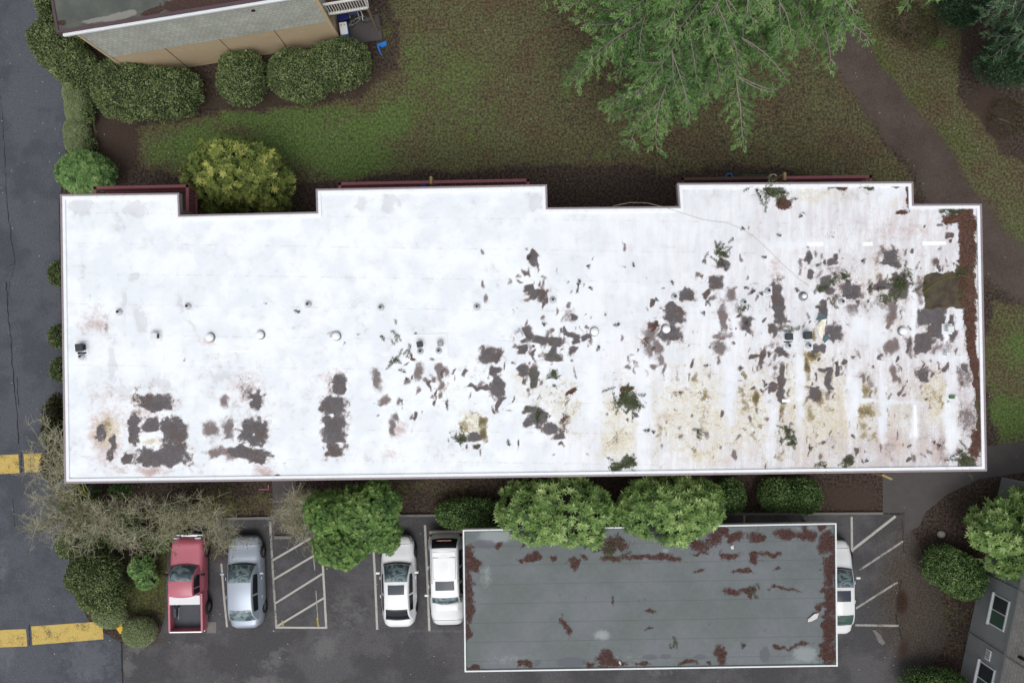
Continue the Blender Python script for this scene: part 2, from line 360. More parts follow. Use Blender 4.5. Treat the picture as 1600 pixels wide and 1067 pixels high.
# ---- white roof membrane
def mat_roof():
    t = NT('white_roof_membrane')
    A = {k: t.attr(k) for k in ('dark', 'soft', 'needle', 'green', 'ochre', 'tan', 'pink', 'grey', 'speck', 'pond', 'field')}
    nf = t.nN(7, 8, .78); nm = t.nN(2.4, 7, .7, dist=.5); nl = t.nN(.8, 5, .6); ns = t.nN(19, 6, .85); nx = t.nN(34, 2, .6)
    mp = t.N('ShaderNodeMapping'); mp.inputs['Scale'].default_value = (3.0, .45, 1); t.L(t.co, mp.inputs['Vector']); nst = t.nN(1.5, 6, .7, vec=mp.outputs[0])
    nfm = t.ma('ADD', t.ma('MULTIPLY', nf, .6), t.ma('MULTIPLY', nm, .4)); nsm = t.ma('ADD', t.ma('MULTIPLY', ns, .7), t.ma('MULTIPLY', nm, .3))
    def thr(m, n, amp, lo, hi, a=0., b=1.): return t.sm(t.ma('ADD', m, t.ma('MULTIPLY', t.ma('SUBTRACT', n, .5), amp)), lo, hi, a, b)
    c = t.mix(t.sm(nl, .2, .8), C(238, 243, 249), C(227, 233, 240))
    f1 = t.ma('MULTIPLY', A['field'], t.sm(nst, .1, .9, .3, 1.15))
    c = t.mix(t.ma('MULTIPLY', f1, .8), c, C(202, 193, 195))
    c = t.mix(t.ma('MULTIPLY', t.sm(nm, .45, 1.0, 0, .28), t.sm(nl, .3, .7, .3, 1)), c, C(206, 200, 202))
    c = t.mix(thr(t.ma('MULTIPLY', A['field'], .9), nsm, 1.1, .62, 1.0, 0, .5), c, C(170, 160, 158))
    c = t.mix(thr(A['grey'], nm, .35, .2, .75, 0, .5), c, C(196, 198, 202))
    c = t.mix(t.ma('SUBTRACT', thr(A['grey'], nm, .35, .42, .48, 0, .16), thr(A['grey'], nm, .35, .50, .60, 0, .13)), c, C(160, 158, 158))
    c = t.mix(thr(A['pink'], nfm, .8, .25, .8, 0, .75), c, C(196, 170, 166))
    c = t.mix(thr(A['pink'], nsm, 1.2, .62, .95, 0, .55), c, C(160, 132, 128))
    c = t.mix(thr(A['tan'], nfm, .8, .2, .75, 0, .8), c, C(216, 206, 174))
    c = t.mix(thr(A['tan'], nsm, 1.4, .60, .98, 0, .75), c, t.mix(t.sm(nl, .3, .7), C(140, 128, 92), C(132, 112, 92)))
    c = t.mix(thr(A['ochre'], nfm, .8, .3, .6, 0, .85), c, C(140, 124, 78))
    sx = t.N('ShaderNodeSeparateXYZ'); mr = t.N('ShaderNodeMapping'); mr.inputs['Rotation'].default_value = (0, 0, R_(.85)); t.L(t.co, mr.inputs['Vector']); t.L(mr.outputs[0], sx.inputs[0])
    def seam(v, off, per, wd):
        fr = t.ma('FRACT', t.ma('ADD', t.ma('DIVIDE', v, per), off)); return t.sm(t.ma('ABSOLUTE', t.ma('SUBTRACT', fr, .5)), wd*.3, wd, 1, 0)
    s1 = t.ma('MULTIPLY', seam(sx.outputs[1], .48, 1.287, .022), t.sm(nm, .30, .9)); s2 = t.ma('MULTIPLY', seam(sx.outputs[0], .3, 1.36, .02), t.sm(nm, .6, 1.0, 0, .6))
    c = t.mix(t.ma('MULTIPLY', t.ma('MAXIMUM', s1, s2), .34), c, C(165, 168, 172))
    dk = t.mix(t.sm(nm, .2, .8), C(76, 73, 77), C(96, 92, 95)); dk = t.mix(t.sm(nl, .4, .9), dk, C(86, 74, 71)); dk = t.mix(t.sm(nx, .2, .8), t.mul(dk, .88), t.mul(dk, 1.12))
    c = t.mix(thr(A['speck'], nsm, 1.7, .74, .92, 0, .9), c, C(98, 92, 86))
    c = t.mix(thr(A['soft'], nfm, .5, .12, .6, 0, .3), c, C(160, 146, 145))
    c = t.mix(thr(A['soft'], nsm, 1.0, .34, .85, 0, .9), c, t.mix(t.sm(nm, .25, .75), C(98, 88, 88), C(112, 94, 92)))
    c = t.mix(thr(A['dark'], nfm, .7, .12, .5, 0, .4), c, C(186, 164, 160))
    c = t.mix(thr(A['dark'], nsm, 1.5, .52, .72, 0, .85), c, C(108, 98, 96))
    c = t.mix(t.ma('MULTIPLY', thr(A['dark'], nfm, .8, .37, .63, 0, .96), t.sm(nsm, .1, .6, .74, 1.0)), c, dk)
    c = t.mix(thr(A['ochre'], nsm, .9, .58, .86, 0, .85), c, C(88, 76, 46))
    nd = t.mix(t.sm(ns, .2, .8), C(66, 44, 38), C(112, 78, 64))
    c = t.mix(thr(A['pond'], nfm, .3, .44, .52, 0, .97), c, t.mix(t.sm(nm, .3, .7), C(58, 46, 34), C(76, 68, 44)))
    c = t.mix(thr(A['needle'], nfm, .8, .40, .52, 0, .97), c, nd)
    c = t.mix(thr(A['green'], nfm, 1.0, .5, .62, 0, .95), c, t.mix(t.sm(ns, .25, .75), C(62, 66, 50), C(94, 100, 72)))
    t.bump(t.ma('ADD', nf, nl), .05, .02)
    rough = t.sm(A['pond'], .4, .6, .6, .25)
    return t.fin(c, rough, 0, .3)
M['roof'] = mat_roof()
M['flashing'] = simple('flashing_membrane', C(224, 227, 232), .6, 0, .05, 3)
M['roofplain'] = simple('white_parapet_membrane', C(236, 240, 244), .6, 0, .06, 2, dirt=C(205, 205, 208))

ST = dict(
 dark=[(243, 629, 30, 11), (213, 671, 9, 23), (237, 664, 13, 13), (271, 672, 21, 23), (252, 714, 42, 14), (272, 706, 19, 16), (198, 715, 7, 8), (160, 678, 8, 12, 0, .8), (178, 690, 6, 15, 0, .8), (170, 712, 6, 9, 0, .75),
  (397, 674, 21, 21), (390, 709, 33, 10), (404, 716, 16, 10), (400, 626, 11, 17), (524, 671, 19, 26), (521, 632, 19, 14), (531, 600, 11, 16, 15), (522, 705, 12, 10),
  (766, 554, 15, 13, 20), (775, 577, 8, 6), (776, 603, 9, 17), (781, 628, 4, 12, 15), (736, 602, 9, 3), (752, 605, 14, 2.5), (740, 684, 13, 7), (742, 698, 6, 3),
  (816, 545, 9, 6), (837, 550, 3, 5), (865, 558, 14, 8), (866, 546, 5, 8), (895, 547, 7, 7), (818, 577, 8, 9), (836, 588, 6, 16, -10), (864, 668, 12, 9, 20), (875, 682, 9, 6), (842, 650, 13, 14), (822, 640, 8, 6), (828, 660, 6, 8),
  (996, 648, 6, 5), (1220, 549, 14, 6, 35), (1221, 590, 5, 20), (1206, 605, 8, 7), (1221, 616, 8, 13), (1278, 543, 9, 7), (1290, 578, 9, 4), (1294, 594, 6, 16, 10), (1308, 575, 3, 12), (1322, 568, 4, 7), (1270, 616, 10, 13), (1378, 556, 4, 5), (1442, 543, 12, 10), (1441, 588, 9, 13),
  (1325, 716, 10, 6, 0, .8), (1424, 719, 4, 3), (1190, 560, 6, 19), (1176, 556, 6, 3), (834, 403, 8, 11, 20), (822, 427, 6, 6, 0, .8), (813, 439, 4, 2), (842, 463, 19, 10), (825, 452, 8, 6), (895, 495, 5, 4), (1052, 494, 16, 15), (1050, 478, 10, 8), (1046, 522, 20, 11), (1075, 460, 12, 10), (1118, 445, 11, 11), (1129, 414, 9, 8),
  (822, 523, 9, 8), (845, 531, 15, 6, 15), (867, 534, 12, 6, 10), (890, 522, 12, 6, 20), (912, 524, 8, 4), (1166, 506, 7, 11), (1217, 475, 9, 37, -3), (1207, 516, 6, 8), (1265, 403, 8, 8, 40), (1268, 427, 5, 7), (1301, 409, 4, 7), (1307, 400, 4, 5), (1391, 400, 12, 12), (1391, 412, 17, 6), (1406, 446, 14, 20), (1380, 446, 12, 8), (1292, 441, 7, 9), (1300, 457, 10, 6), (1333, 456, 11, 11), (1322, 450, 5, 11), (1290, 485, 7, 11), (1304, 520, 12, 14), (1461, 413, 5, 7, 0, .8), (1484, 364, 6, 5), (1455, 492, 22, 14), (1470, 510, 20, 24), (1440, 530, 22, 10), (1483, 520, 8, 10), (1445, 450, 5, 12), (1362, 452, 6, 9, 0, .8), (1510, 722, 12, 10), (1285, 452, 6, 4)],
 soft=[(328, 672, 13, 15), (358, 671, 11, 17), (345, 706, 22, 7), (362, 712, 12, 9), (350, 628, 8, 9), (385, 612, 14, 12, 0, .7), (589, 590, 9, 18, -12), (600, 624, 8, 9), (655, 582, 8, 15), (637, 598, 5, 4, 0, .8), (685, 582, 7, 10), (676, 592, 4, 7), (686, 600, 5, 6), (686, 615, 4, 6), (613, 669, 5, 16), (618, 650, 4, 8), (1012, 545, 8, 14), (1028, 545, 8, 16), (1016, 524, 12, 12), (1020, 569, 4, 4), (984, 570, 4, 3), (998, 571, 4, 3), (1123, 543, 13, 12), (1142, 461, 10, 8), (1112, 466, 7, 5), (1130, 498, 6, 24), (1128, 525, 16, 4), (1165, 507, 9, 13), (1395, 583, 5, 17), (1396, 540, 9, 9), (1423, 541, 6, 10), (1505, 590, 10, 18, 0, .75), (1512, 655, 13, 24, 0, .75), (1392, 486, 10, 18), (1333, 487, 7, 9), (1348, 590, 8, 10, 0, .6), (1362, 600, 8, 8, 0, .7), (1338, 588, 6, 14, 0, .6), (1390, 405, 20, 16, 0, .7), (1460, 415, 9, 11, 0, .6), (1437, 455, 6, 25, 0, .8), (1470, 545, 20, 8, 0, .6), (1150, 475, 7, 12, 0, .5), (890, 493, 10, 9, 0, .7), (1300, 430, 30, 25, 0, .42), (1320, 460, 30, 22, 0, .5), (1360, 470, 60, 30, 0, .42), (165, 510, 4, 14, 0, .45), (145, 508, 10, 18, 0, .32), (655, 526, 12, 5, 0, .5), (522, 523, 8, 8, 0, .6), (1475, 705, 12, 22, 0, .55), (1392, 705, 10, 20, 0, .45), (1290, 690, 18, 4, 0, .6), (760, 470, 10, 8, 0, .1), (850, 530, 60, 12, 0, .4), (1210, 560, 12, 40, 0, .45)],
 needle=[(435, 746, 9, 3), (892, 612, 11, 6, -25, .85), (883, 655, 9, 26, 0, .5), (980, 606, 10, 4, 0, .9), (1224, 318, 14, 8, 0, .95), (1198, 308, 6, 14, 0, .5), (1310, 292, 14, 4, 0, .8), (1418, 303, 4, 20, 0, .9), (1409, 328, 10, 4, 0, .9), (1395, 290, 14, 2), (1490, 342, 16, 9, 0, 1), (1513, 352, 13, 22), (1018, 512, 6, 10, 20, .7), (1010, 533, 7, 10, 20, .6), (1524, 690, 13, 20, 0, .85), (1522, 706, 14, 9, 0, .7), (806, 295, 7, 2), (821, 295, 3, 2), (1145, 291, 20, 1.2, 0, .9), (1280, 600, 5, 6, 0, .4), (240, 640, 12, 4, 0, .4), (646, 556, 9, 7, 30, .75)],
 green=[(1205, 300, 26, 12, 0, .85), (1355, 291, 10, 3), (1490, 328, 22, 5), (1125, 396, 15, 6, 0, .8), (982, 628, 23, 19, 20, .85), (970, 728, 22, 8, -15, .9), (985, 719, 9, 8, 0, .9), (842, 650, 14, 14, 0, .55), (822, 640, 10, 7, 0, .6), (1232, 680, 10, 20, -40, .7), (720, 686, 9, 7, 30, .9), (1325, 722, 14, 8, 0, .65), (1283, 726, 8, 4, 0, .7), (1505, 716, 16, 14, 0, .7), (1405, 444, 14, 14, 0, .75), (1392, 466, 30, 10, 0, .55), (1502, 425, 18, 12, 0, .75), (1525, 400, 5, 40, 0, .6), (1527, 640, 4, 60, 0, .6), (1503, 460, 8, 30, 0, .6), (1319, 432, 8, 6, 0, .8), (1304, 438, 6, 6, 0, .8), (1284, 452, 10, 5, 0, .75), (1162, 484, 5, 9, 0, .7), (1091, 678, 6, 11, 0, .7), (627, 628, 5, 9, 0, .7), (865, 586, 7, 7, 0, .8), (868, 600, 4, 4, 0, .8), (1360, 452, 8, 9, 0, .6), (1160, 585, 4, 12, 0, .55), (742, 698, 7, 4, 0, .7), (835, 590, 8, 16, 0, .55), (867, 552, 12, 10, 0, .5), (1410, 650, 3, 10, 0, .3)],
 ochre=[(752, 657, 7, 8), (753, 676, 6, 14), (725, 668, 14, 14, 0, .62), (1103, 618, 7, 12, 0, .7), (1087, 590, 5, 13, 0, .62), (1160, 612, 8, 10, 0, .62), (1184, 623, 5, 12), (1162, 588, 4, 10, 0, .7), (1220, 642, 6, 10, 0, .8), (1262, 572, 6, 18), (1270, 556, 9, 6, 0, .9), (1278, 622, 10, 12, 0, .7), (1350, 615, 10, 12, 0, .75), (1352, 645, 12, 12, 0, .8), (1352, 668, 12, 12, 0, .5), (1460, 620, 14, 22, 0, .45), (1392, 490, 12, 16, 0, .5), (215, 630, 4, 24, -8, .7), (168, 665, 10, 14, 0, .5), (1098, 650, 8, 22, 0, .5), (1418, 650, 5, 12, 0, .45), (1220, 710, 6, 18, 0, .4), (1505, 435, 8, 8, 0, .5), (885, 625, 18, 20, 0, .42), (1270, 525, 5, 8, 0, .8), (1262, 650, 30, 40, 0, .3), (1170, 640, 30, 40, 0, .3)],
 tan=[(1100, 650, 140, 80, 0, .52), (1280, 640, 120, 90, 0, .54), (960, 660, 60, 60, 0, .52), (1390, 640, 60, 80, 0, .4), (1390, 440, 60, 50, 0, .4), (860, 620, 50, 50, 0, .38), (735, 665, 25, 28, 0, .6), (700, 615, 60, 30, 0, .3), (885, 640, 30, 50, 0, .5), (965, 690, 34, 28, 0, .7), (960, 640, 40, 46, 0, .45), (1090, 640, 32, 90, 0, .55), (1180, 640, 40, 90, 0, .5), (1100, 710, 40, 24, 0, .55), (1290, 640, 50, 60, 0, .55), (1225, 660, 20, 60, 0, .45), (1350, 640, 22, 60, 0, .55), (1460, 620, 26, 50, 0, .6), (1400, 640, 16, 50, 0, .45), (1270, 305, 70, 18, 0, .45), (1110, 315, 16, 8, 0, .35), (1395, 320, 10, 10, 0, .4), (170, 675, 24, 26, 0, .65), (235, 690, 30, 6, 0, .6), (1390, 500, 24, 30, 0, .5), (820, 600, 30, 40, 0, .4), (1270, 560, 24, 40, 0, .5), (1410, 700, 60, 24, 0, .35), (1000, 600, 40, 40, 0, .3), (1320, 705, 50, 26, 0, .3), (1350, 460, 40, 16, 0, .4)],
 pink=[(165, 680, 28, 48, 0, .8), (185, 735, 50, 12, 0, .5), (235, 735, 30, 8, 0, .8), (225, 650, 40, 50, 0, .5), (165, 620, 36, 28, 0, .45), (150, 505, 26, 26, 0, .6), (385, 610, 44, 40, 0, .5), (350, 690, 50, 40, 0, .35), (412, 735, 20, 10, 0, .75), (325, 535, 14, 10, 0, .6), (335, 560, 20, 20, 0, .35), (515, 600, 30, 30, 0, .45), (548, 700, 20, 20, 0, .3), (622, 672, 14, 18, 0, .7), (610, 710, 20, 12, 0, .5), (685, 590, 30, 30, 0, .4), (1040, 655, 22, 14, 0, .6), (1060, 610, 30, 50, 0, .35), (1010, 530, 24, 30, 0, .5), (1210, 420, 16, 22, 0, .55), (1130, 500, 20, 40, 0, .45), (1400, 360, 60, 20, 0, .5), (1380, 590, 40, 40, 0, .35), (1390, 695, 40, 30, 0, .6), (1465, 700, 30, 30, 0, .55), (1470, 600, 50, 60, 0, .35), (1505, 500, 12, 60, 0, .55), (1215, 600, 20, 40, 0, .4), (1190, 360, 50, 26, 0, .35), (1110, 440, 60, 50, 0, .3), (950, 420, 60, 12, 0, .2), (760, 580, 40, 30, 0, .3), (1320, 440, 50, 50, 0, .4), (1120, 720, 90, 14, 0, .4), (960, 560, 30, 14, 0, .3), (1215, 470, 22, 50, 0, .45)],
 grey=[(300, 380, 120, 30, 0, .3), (430, 420, 90, 14, 0, .3), (640, 380, 100, 10, 0, .32), (650, 450, 120, 30, 0, .3), (480, 600, 60, 90, 0, .32), (700, 700, 80, 30, 0, .4), (560, 720, 100, 10, 0, .4), (300, 735, 100, 6, 0, .45), (130, 400, 10, 120, 0, .38), (125, 323, 24, 16, 0, .75), (212, 326, 22, 14, 0, .7), (180, 325, 20, 14, 0, .45), (188, 350, 10, 40, -12, .5), (196, 470, 9, 22, 0, .55), (210, 434, 9, 9, 0, .6), (278, 434, 12, 10, 0, .35), (222, 500, 13, 30, -20, .6), (280, 470, 6, 20, 0, .5), (300, 510, 22, 6, 30, .5), (565, 316, 16, 16, 0, .55), (608, 317, 18, 16, 0, .65), (740, 310, 12, 9, 0, .5), (775, 420, 15, 15, 0, .5), (775, 445, 16, 10, 0, .4), (560, 475, 20, 18, 0, .45), (510, 478, 9, 8, 0, .45), (460, 510, 50, 14, 0, .35), (700, 463, 14, 8, 0, .4), (572, 515, 10, 8, 50, .5), (175, 570, 9, 50, 0, .6), (190, 610, 30, 24, 0, .55), (255, 600, 30, 18, 0, .55), (340, 590, 44, 26, 0, .5), (380, 640, 50, 60, 0, .42), (115, 712, 12, 30, 0, .5), (835, 315, 14, 18, 0, .65), (1110, 305, 34, 16, 0, .4), (1330, 300, 60, 20, 0, .45), (1050, 385, 20, 3, 0, .5), (930, 430, 40, 10, 0, .3), (1390, 350, 30, 30, 0, .3), (920, 620, 30, 20, 0, .25), (640, 670, 12, 8, 0, .4), (740, 720, 40, 20, 0, .3), (660, 520, 30, 16, 0, .4), (245, 525, 16, 14, 0, .3), (800, 475, 30, 20, 0, .3), (1170, 385, 30, 20, 0, .35), (1030, 700, 30, 20, 0, .4), (1150, 610, 30, 60, 0, .3)],
 speck=[(226, 604, 16, 8, 0, .55), (385, 598, 26, 18, 0, .55), (440, 728, 20, 12, 0, .55), (515, 602, 20, 18, 0, .6), (550, 612, 8, 16, 0, .5), (330, 526, 14, 6, 0, .6), (160, 507, 10, 22, 0, .45), (655, 531, 16, 8, 0, .6), (765, 527, 8, 6, 0, .6), (535, 693, 10, 6, 0, .5), (620, 708, 14, 6, 0, .5), (690, 600, 24, 26, 0, .5), (640, 620, 14, 14, 0, .45), (745, 590, 30, 26, 0, .55), (730, 600, 16, 10, 0, .55), (785, 640, 16, 22, 0, .45), (740, 645, 12, 22, 0, .5), (830, 560, 40, 24, 0, .52), (870, 620, 40, 40, 0, .52), (830, 640, 30, 30, 0, .5), (890, 650, 20, 40, 0, .55), (960, 600, 30, 24, 0, .5), (970, 640, 40, 30, 0, .52), (965, 690, 36, 26, 0, .5), (905, 732, 14, 8, 0, .55), (1060, 630, 36, 50, 0, .46), (1100, 620, 30, 60, 0, .53), (1040, 655, 18, 12, 0, .55), (1120, 545, 18, 14, 0, .55), (1180, 650, 40, 60, 0, .5), (1110, 700, 50, 30, 0, .46), (1210, 580, 20, 40, 0, .56), (1290, 630, 40, 60, 0, .53), (1220, 690, 24, 20, 0, .5), (1340, 590, 18, 22, 0, .58), (1355, 640, 20, 40, 0, .5), (1350, 700, 20, 16, 0, .55), (1395, 540, 16, 10, 0, .56), (1430, 530, 30, 20, 0, .62), (1455, 600, 20, 30, 0, .6), (1490, 590, 22, 30, 0, .58), (1510, 650, 16, 40, 0, .55), (1460, 690, 26, 30, 0, .53), (1390, 690, 20, 26, 0, .55), (1320, 440, 40, 40, 0, .55), (1390, 450, 44, 40, 0, .56), (1380, 490, 26, 26, 0, .58), (1270, 410, 14, 30, 0, .5), (1310, 360, 80, 40, 0, .42), (1310, 295, 30, 10, 0, .52), (1225, 320, 26, 10, 0, .5), (1180, 455, 30, 30, 0, .46), (1215, 470, 18, 50, 0, .5), (1120, 480, 24, 40, 0, .45), (1020, 520, 26, 26, 0, .52), (890, 490, 16, 12, 0, .5), (860, 525, 50, 14, 0, .55), (905, 450, 30, 20, 0, .42), (1490, 340, 24, 14, 0, .58), (170, 690, 26, 40, 0, .48), (230, 660, 20, 20, 0, .45), (1240, 560, 200, 130, 0, .42), (1150, 680, 250, 60, 0, .42), (145, 470, 30, 60, 0, .3)],
 pond=[(1478, 447, 34, 20), (1470, 462, 26, 20), (1492, 466, 14, 16), (1466, 440, 24, 12)])
CLEAN = [(396, 678, 4, 4), (520, 646, 4, 3), (531, 692, 7, 1.5), (1390, 300, 22, 14), (1250, 600, 6, 60), (1205, 660, 7, 40), (1333, 620, 10, 60), (1430, 665, 6, 36), (1378, 630, 5, 60), (1485, 660, 9, 70), (1005, 640, 10, 100), (1140, 600, 10, 60), (1240, 380, 50, 6), (1240, 535, 12, 14), (1428, 495, 5, 40), (1486, 560, 30, 6), (1380, 628, 50, 3), (1480, 500, 3, 20), (1500, 500, 9, 30), (1370, 520, 14, 30), (925, 620, 14, 60), (1340, 510, 16, 20), (1475, 530, 3, 14), (236, 681, 18, 5)]
ROOFZ = 5.8
def scatter_stains():
    r = np.random.default_rng(21); big = [b for b in ST['dark']+ST['soft'] if b[0] > 600]; D = []; S_ = []; O = []
    for b in big:
        for k in range(3):
            x = b[0]+r.normal()*15; y = b[1]+r.normal()*17; (D if r.random() < .35 else S_).append((x, y, r.uniform(1.2, 4), r.uniform(1.5, 8), r.normal()*12, r.uniform(.65, 1)))
    for k in range(260):
        x = r.uniform(800, 1500); y = 380+350*r.random()**.8; w_ = np.clip((x-760)/500, .25, 1)
        if r.random() > w_: continue
        x = round(x/23)*23+r.normal()*5; (D if r.random() < .2 else S_).append((x, y, r.uniform(1, 3.2), r.uniform(1.5, 9), r.normal()*10, r.uniform(.6, .95)))
    for k in range(60): O.append((r.uniform(1020, 1480), r.uniform(570, 730), r.uniform(2, 6), r.uniform(4, 16), 0, r.uniform(.4, .65)))
    ST['dark'] += D; ST['soft'] += S_; ST['ochre'] += O
scatter_stains()
rng_band = [(1508, 335), (1513, 390), (1509, 430), (1514, 480), (1516, 540), (1524, 590), (1532, 640), (1530, 690)]
rng_hw = [12, 13, 14, 11, 8, 6, 4, 8]
def warp(px, py, a1=10, a2=9, s=1):
    q = np.stack([px/22, py/22, px*0+.5], 1); q2 = np.stack([px/8, py/8, px*0+3.5], 1)
    return px+a1*(vnoise(q, 1)-.5)+a2*(vnoise(q2, 2)-.5), py+a1*(vnoise(q, 3)-.5)+a2*(vnoise(q2, 4)-.5)
def f_roof(x, y, z):
    px0, py0 = topx(x, y, ROOFZ); px, py = warp(px0, py0)
    d = {k: blobs(px, py, v, 3.2 if k in ('dark', 'soft', 'pond') else 2) for k, v in ST.items()}
    ns_ = vnoise(np.stack([px/5, py/5, px*0], 1), 9)*.6+vnoise(np.stack([px/2.6, py/2.6, px*0], 1), 10)*.4
    for k in ('dark', 'soft', 'green', 'speck'): d[k] = d[k]+(ns_-.5)*.75*np.clip(d[k]*4, 0, 1)*(1-np.clip(d[k]-.6, 0, 1)*1.6)
    d['needle'] = np.maximum(d['needle'], lineband(px, py, rng_band, rng_hw))
    cl = blobs(px, py, CLEAN)
    for k in ('dark', 'soft', 'ochre', 'tan', 'speck', 'pink', 'green'): d[k] = d[k]*(1-np.clip(cl*1.3-.25, 0, 1)*.95)
    d['field'] = np.clip((px-780)/400, 0, 1)*.45+np.clip((px-1150)/200, 0, 1)*.25+np.clip((py-500)/200, 0, 1)*np.clip((px-760)/300, 0, 1)*.3
    d['field'] *= (1-np.clip(cl*1.3-.2, 0, 1)*.7)
    return d

# ------------------------------------------------------------------ ground
def big_ground():
    fx = np.arange(-29, 29.01, .16); fy = np.arange(-20, 20.01, .16)
    ex = np.array([.5, 1.5, 3, 6, 12, 25, 60, 150, 400, 900]); xs = np.concatenate([-29-ex[::-1], fx, 29+ex]); ys = np.concatenate([-20-ex[::-1], fy, 20+ex])
    X, Y = np.meshgrid(xs, ys); idx = np.arange(X.size).reshape(X.shape)
    q = np.stack([idx[:-1, :-1], idx[:-1, 1:], idx[1:, 1:], idx[1:, :-1]], -1).reshape(-1, 4)
    x, y = X.ravel(), Y.ravel(); f = f_earth(x, y, 0)
    tag(rawmesh('ground', np.stack([x, y, x*0], 1), q, M['earth'], attrs={k: ('POINT', v) for k, v in f.items()}), kind='structure')
big_ground()
LAWN = pp([(215, 195), (420, 172), (560, 152), (618, 110), (612, 20), (606, -60), (1290, -60), (1340, 120), (1400, 250), (1430, 300), (1180, 262), (1050, 266), (860, 258), (700, 266), (520, 272), (440, 290), (350, 300), (270, 285), (225, 250)])
tag(gridpoly('lawn', LAWN, .16, .006, M['earth'], f_earth), kind='structure')
PATH = pp([(1262, 20), (1320, 15), (1362, 70), (1430, 150), (1492, 220), (1530, 290), (1600, 360), (1700, 410), (1700, 540), (1600, 500), (1530, 470), (1480, 380), (1425, 300), (1392, 250), (1350, 190), (1300, 110)])
tag(gridpoly('dirt_path', PATH, .16, .010, M['earth'], f_earth), kind='structure')
ROAD = pp([(-500, -400), (62, -400), (72, 0), (92, 95), (104, 160), (103, 250), (92, 320), (96, 500), (100, 620), (108, 760), (104, 850), (118, 930), (142, 975), (189, 1004), (191, 1067), (193, 1500), (-500, 1500)])
tag(gridpoly('road', ROAD, .25, .010, M['road'], f_road), kind='structure')
LOT = pp([(189, 1004), (232, 1003), (250, 990), (258, 960), (262, 850), (300, 812), (420, 808), (700, 806), (1380, 803), (1414, 804), (1440, 860), (1470, 930), (1480, 1000), (1440, 1067), (1430, 1500), (193, 1500), (191, 1067)])
tag(gridpoly('parking_lot', LOT, .2, .008, M['lot'], f_lot), kind='structure')
M['walk'] = simple('damp_concrete_walk', C(77, 73, 72), .8, 0, .22, 1.6, dirt=C(66, 58, 54), bump=.2)
def pave(name, L, z=.012, m='walk'):
    o = MB().prism(pp(L), -.05, z).build(name, M[m]); return tag(o, kind='structure')
pave('walkway', [(425, 740), (462, 740), (466, 806), (427, 806)])
pave('walkway', [(1379, 700), (1510, 700), (1600, 690), (1700, 680), (1700, 728), (1600, 738), (1530, 748), (1480, 772), (1446, 800), (1436, 822), (1413, 834), (1413, 801), (1379, 801)], .014)
# kerbs
def strip(name, pts, wd, z0, z1, m, label=None, kind='structure'):
    pts = [P(*p) for p in pts]; b = MB()
    for i in range(len(pts)-1):
        a, c = pts[i], pts[i+1]; d = (c-a); l = d.length
        b.box(((a.x+c.x)/2, (a.y+c.y)/2, (z0+z1)/2), (l, wd, z1-z0), math.atan2(d.y, d.x))
    return tag(b.build(name, m, bevel=.01), kind=kind)
strip('kerb', [(300, 810.5), (424, 808)], .12, 0, .12, M['concrete'])
strip('kerb', [(466, 806), (700, 804), (1378, 801)], .12, 0, .13, M['concrete'])
strip('road_edge', [(190, 1003), (192, 1066), (193, 1150)], .07, 0, .022, M['blackrubber'])
# markings: worn paint
def mat_line(name, c, wear=.5):
    t = NT(name); n = t.noise(22, 6, .85); m = t.noise(2.2, 4, .6)
    col = t.mix(t.sm(n, .3, .7), t.mul(c, .8), c); 
    b = t.fin(col, .85, 0, .2)
    tr = t.N('ShaderNodeBsdfTransparent'); mx = t.N('ShaderNodeMixShader')
    k = t.sm(t.ma('ADD', n, t.ma('MULTIPLY', t.ma('SUBTRACT', m, .5), .5)), wear-.08, wear+.02)
    t.L(k, mx.inputs[0]); t.L(tr.outputs[0], mx.inputs[1]); t.L(t.b.outputs[0], mx.inputs[2]); t.L(mx.outputs[0], t.out.inputs[0])
    return b
M['line'] = mat_line('worn_white_line', C(186, 184, 178), .40); M['line2'] = mat_line('very_worn_white_line', C(168, 166, 160), .47)
M['yline'] = mat_line('worn_yellow_line', C(196, 180, 96), .5); M['yel'] = mat_line('worn_yellow_band', C(204, 178, 104), .44)
def mark(pts, wd, m, z=.017):
    b = MB()
    for i in range(len(pts)-1):
        a, c = P(*pts[i]), P(*pts[i+1]); d = (c-a).normalized(); n = Vector((-d.y, d.x, 0))*wd/2; zz = z+i*.003
        b.add([(a.x-n.x, a.y-n.y, zz), (c.x-n.x, c.y-n.y, zz), (c.x+n.x, c.y+n.y, zz), (a.x+n.x, a.y+n.y, zz)], [(0, 1, 2, 3)])
    return tag(b.build('parking_line', M[m]), kind='structure')
mark([(346, 880), (350, 930), (355, 979)], .1, 'line'); mark([(422, 815), (427, 900), (432, 980)], .11, 'line2')
mark([(431, 979.5), (511, 980)], .1, 'line', .026); mark([(504, 873), (507, 925), (510, 981)], .11, 'line', .021)
for i, (a, b) in enumerate([((426, 875), (486, 840)), ((427, 905), (500, 862)), ((430, 942), (505, 895)), ((434, 977), (507, 933))]): mark([a, b], .1, 'line', .030+.003*i)
mark([(583, 845), (586, 900), (589.5, 983)], .11, 'line'); mark([(664, 820), (668, 910), (671, 985)], .11, 'line')
mark([(1163, 801), (1163.5, 900)], .1, 'line2'); mark([(1330.5, 807), (1331, 862)], .11, 'line')
mark([(1331, 859), (1399, 806)], .13, 'line', .026); mark([(1343, 890), (1411, 845)], .1, 'line2'); mark([(1337, 950), (1402, 909)], .1, 'line2'); mark([(1336, 976), (1404, 977)], .11, 'line2')
mark([(441, 968), (443, 978)], .1, 'yline', .046); mark([(496, 964), (498, 978)], .1, 'yline', .046);
mark([(490, 870), (492, 890)], .05, 'line2'); mark([(494, 922), (497, 965)], .05, 'line2', .05)
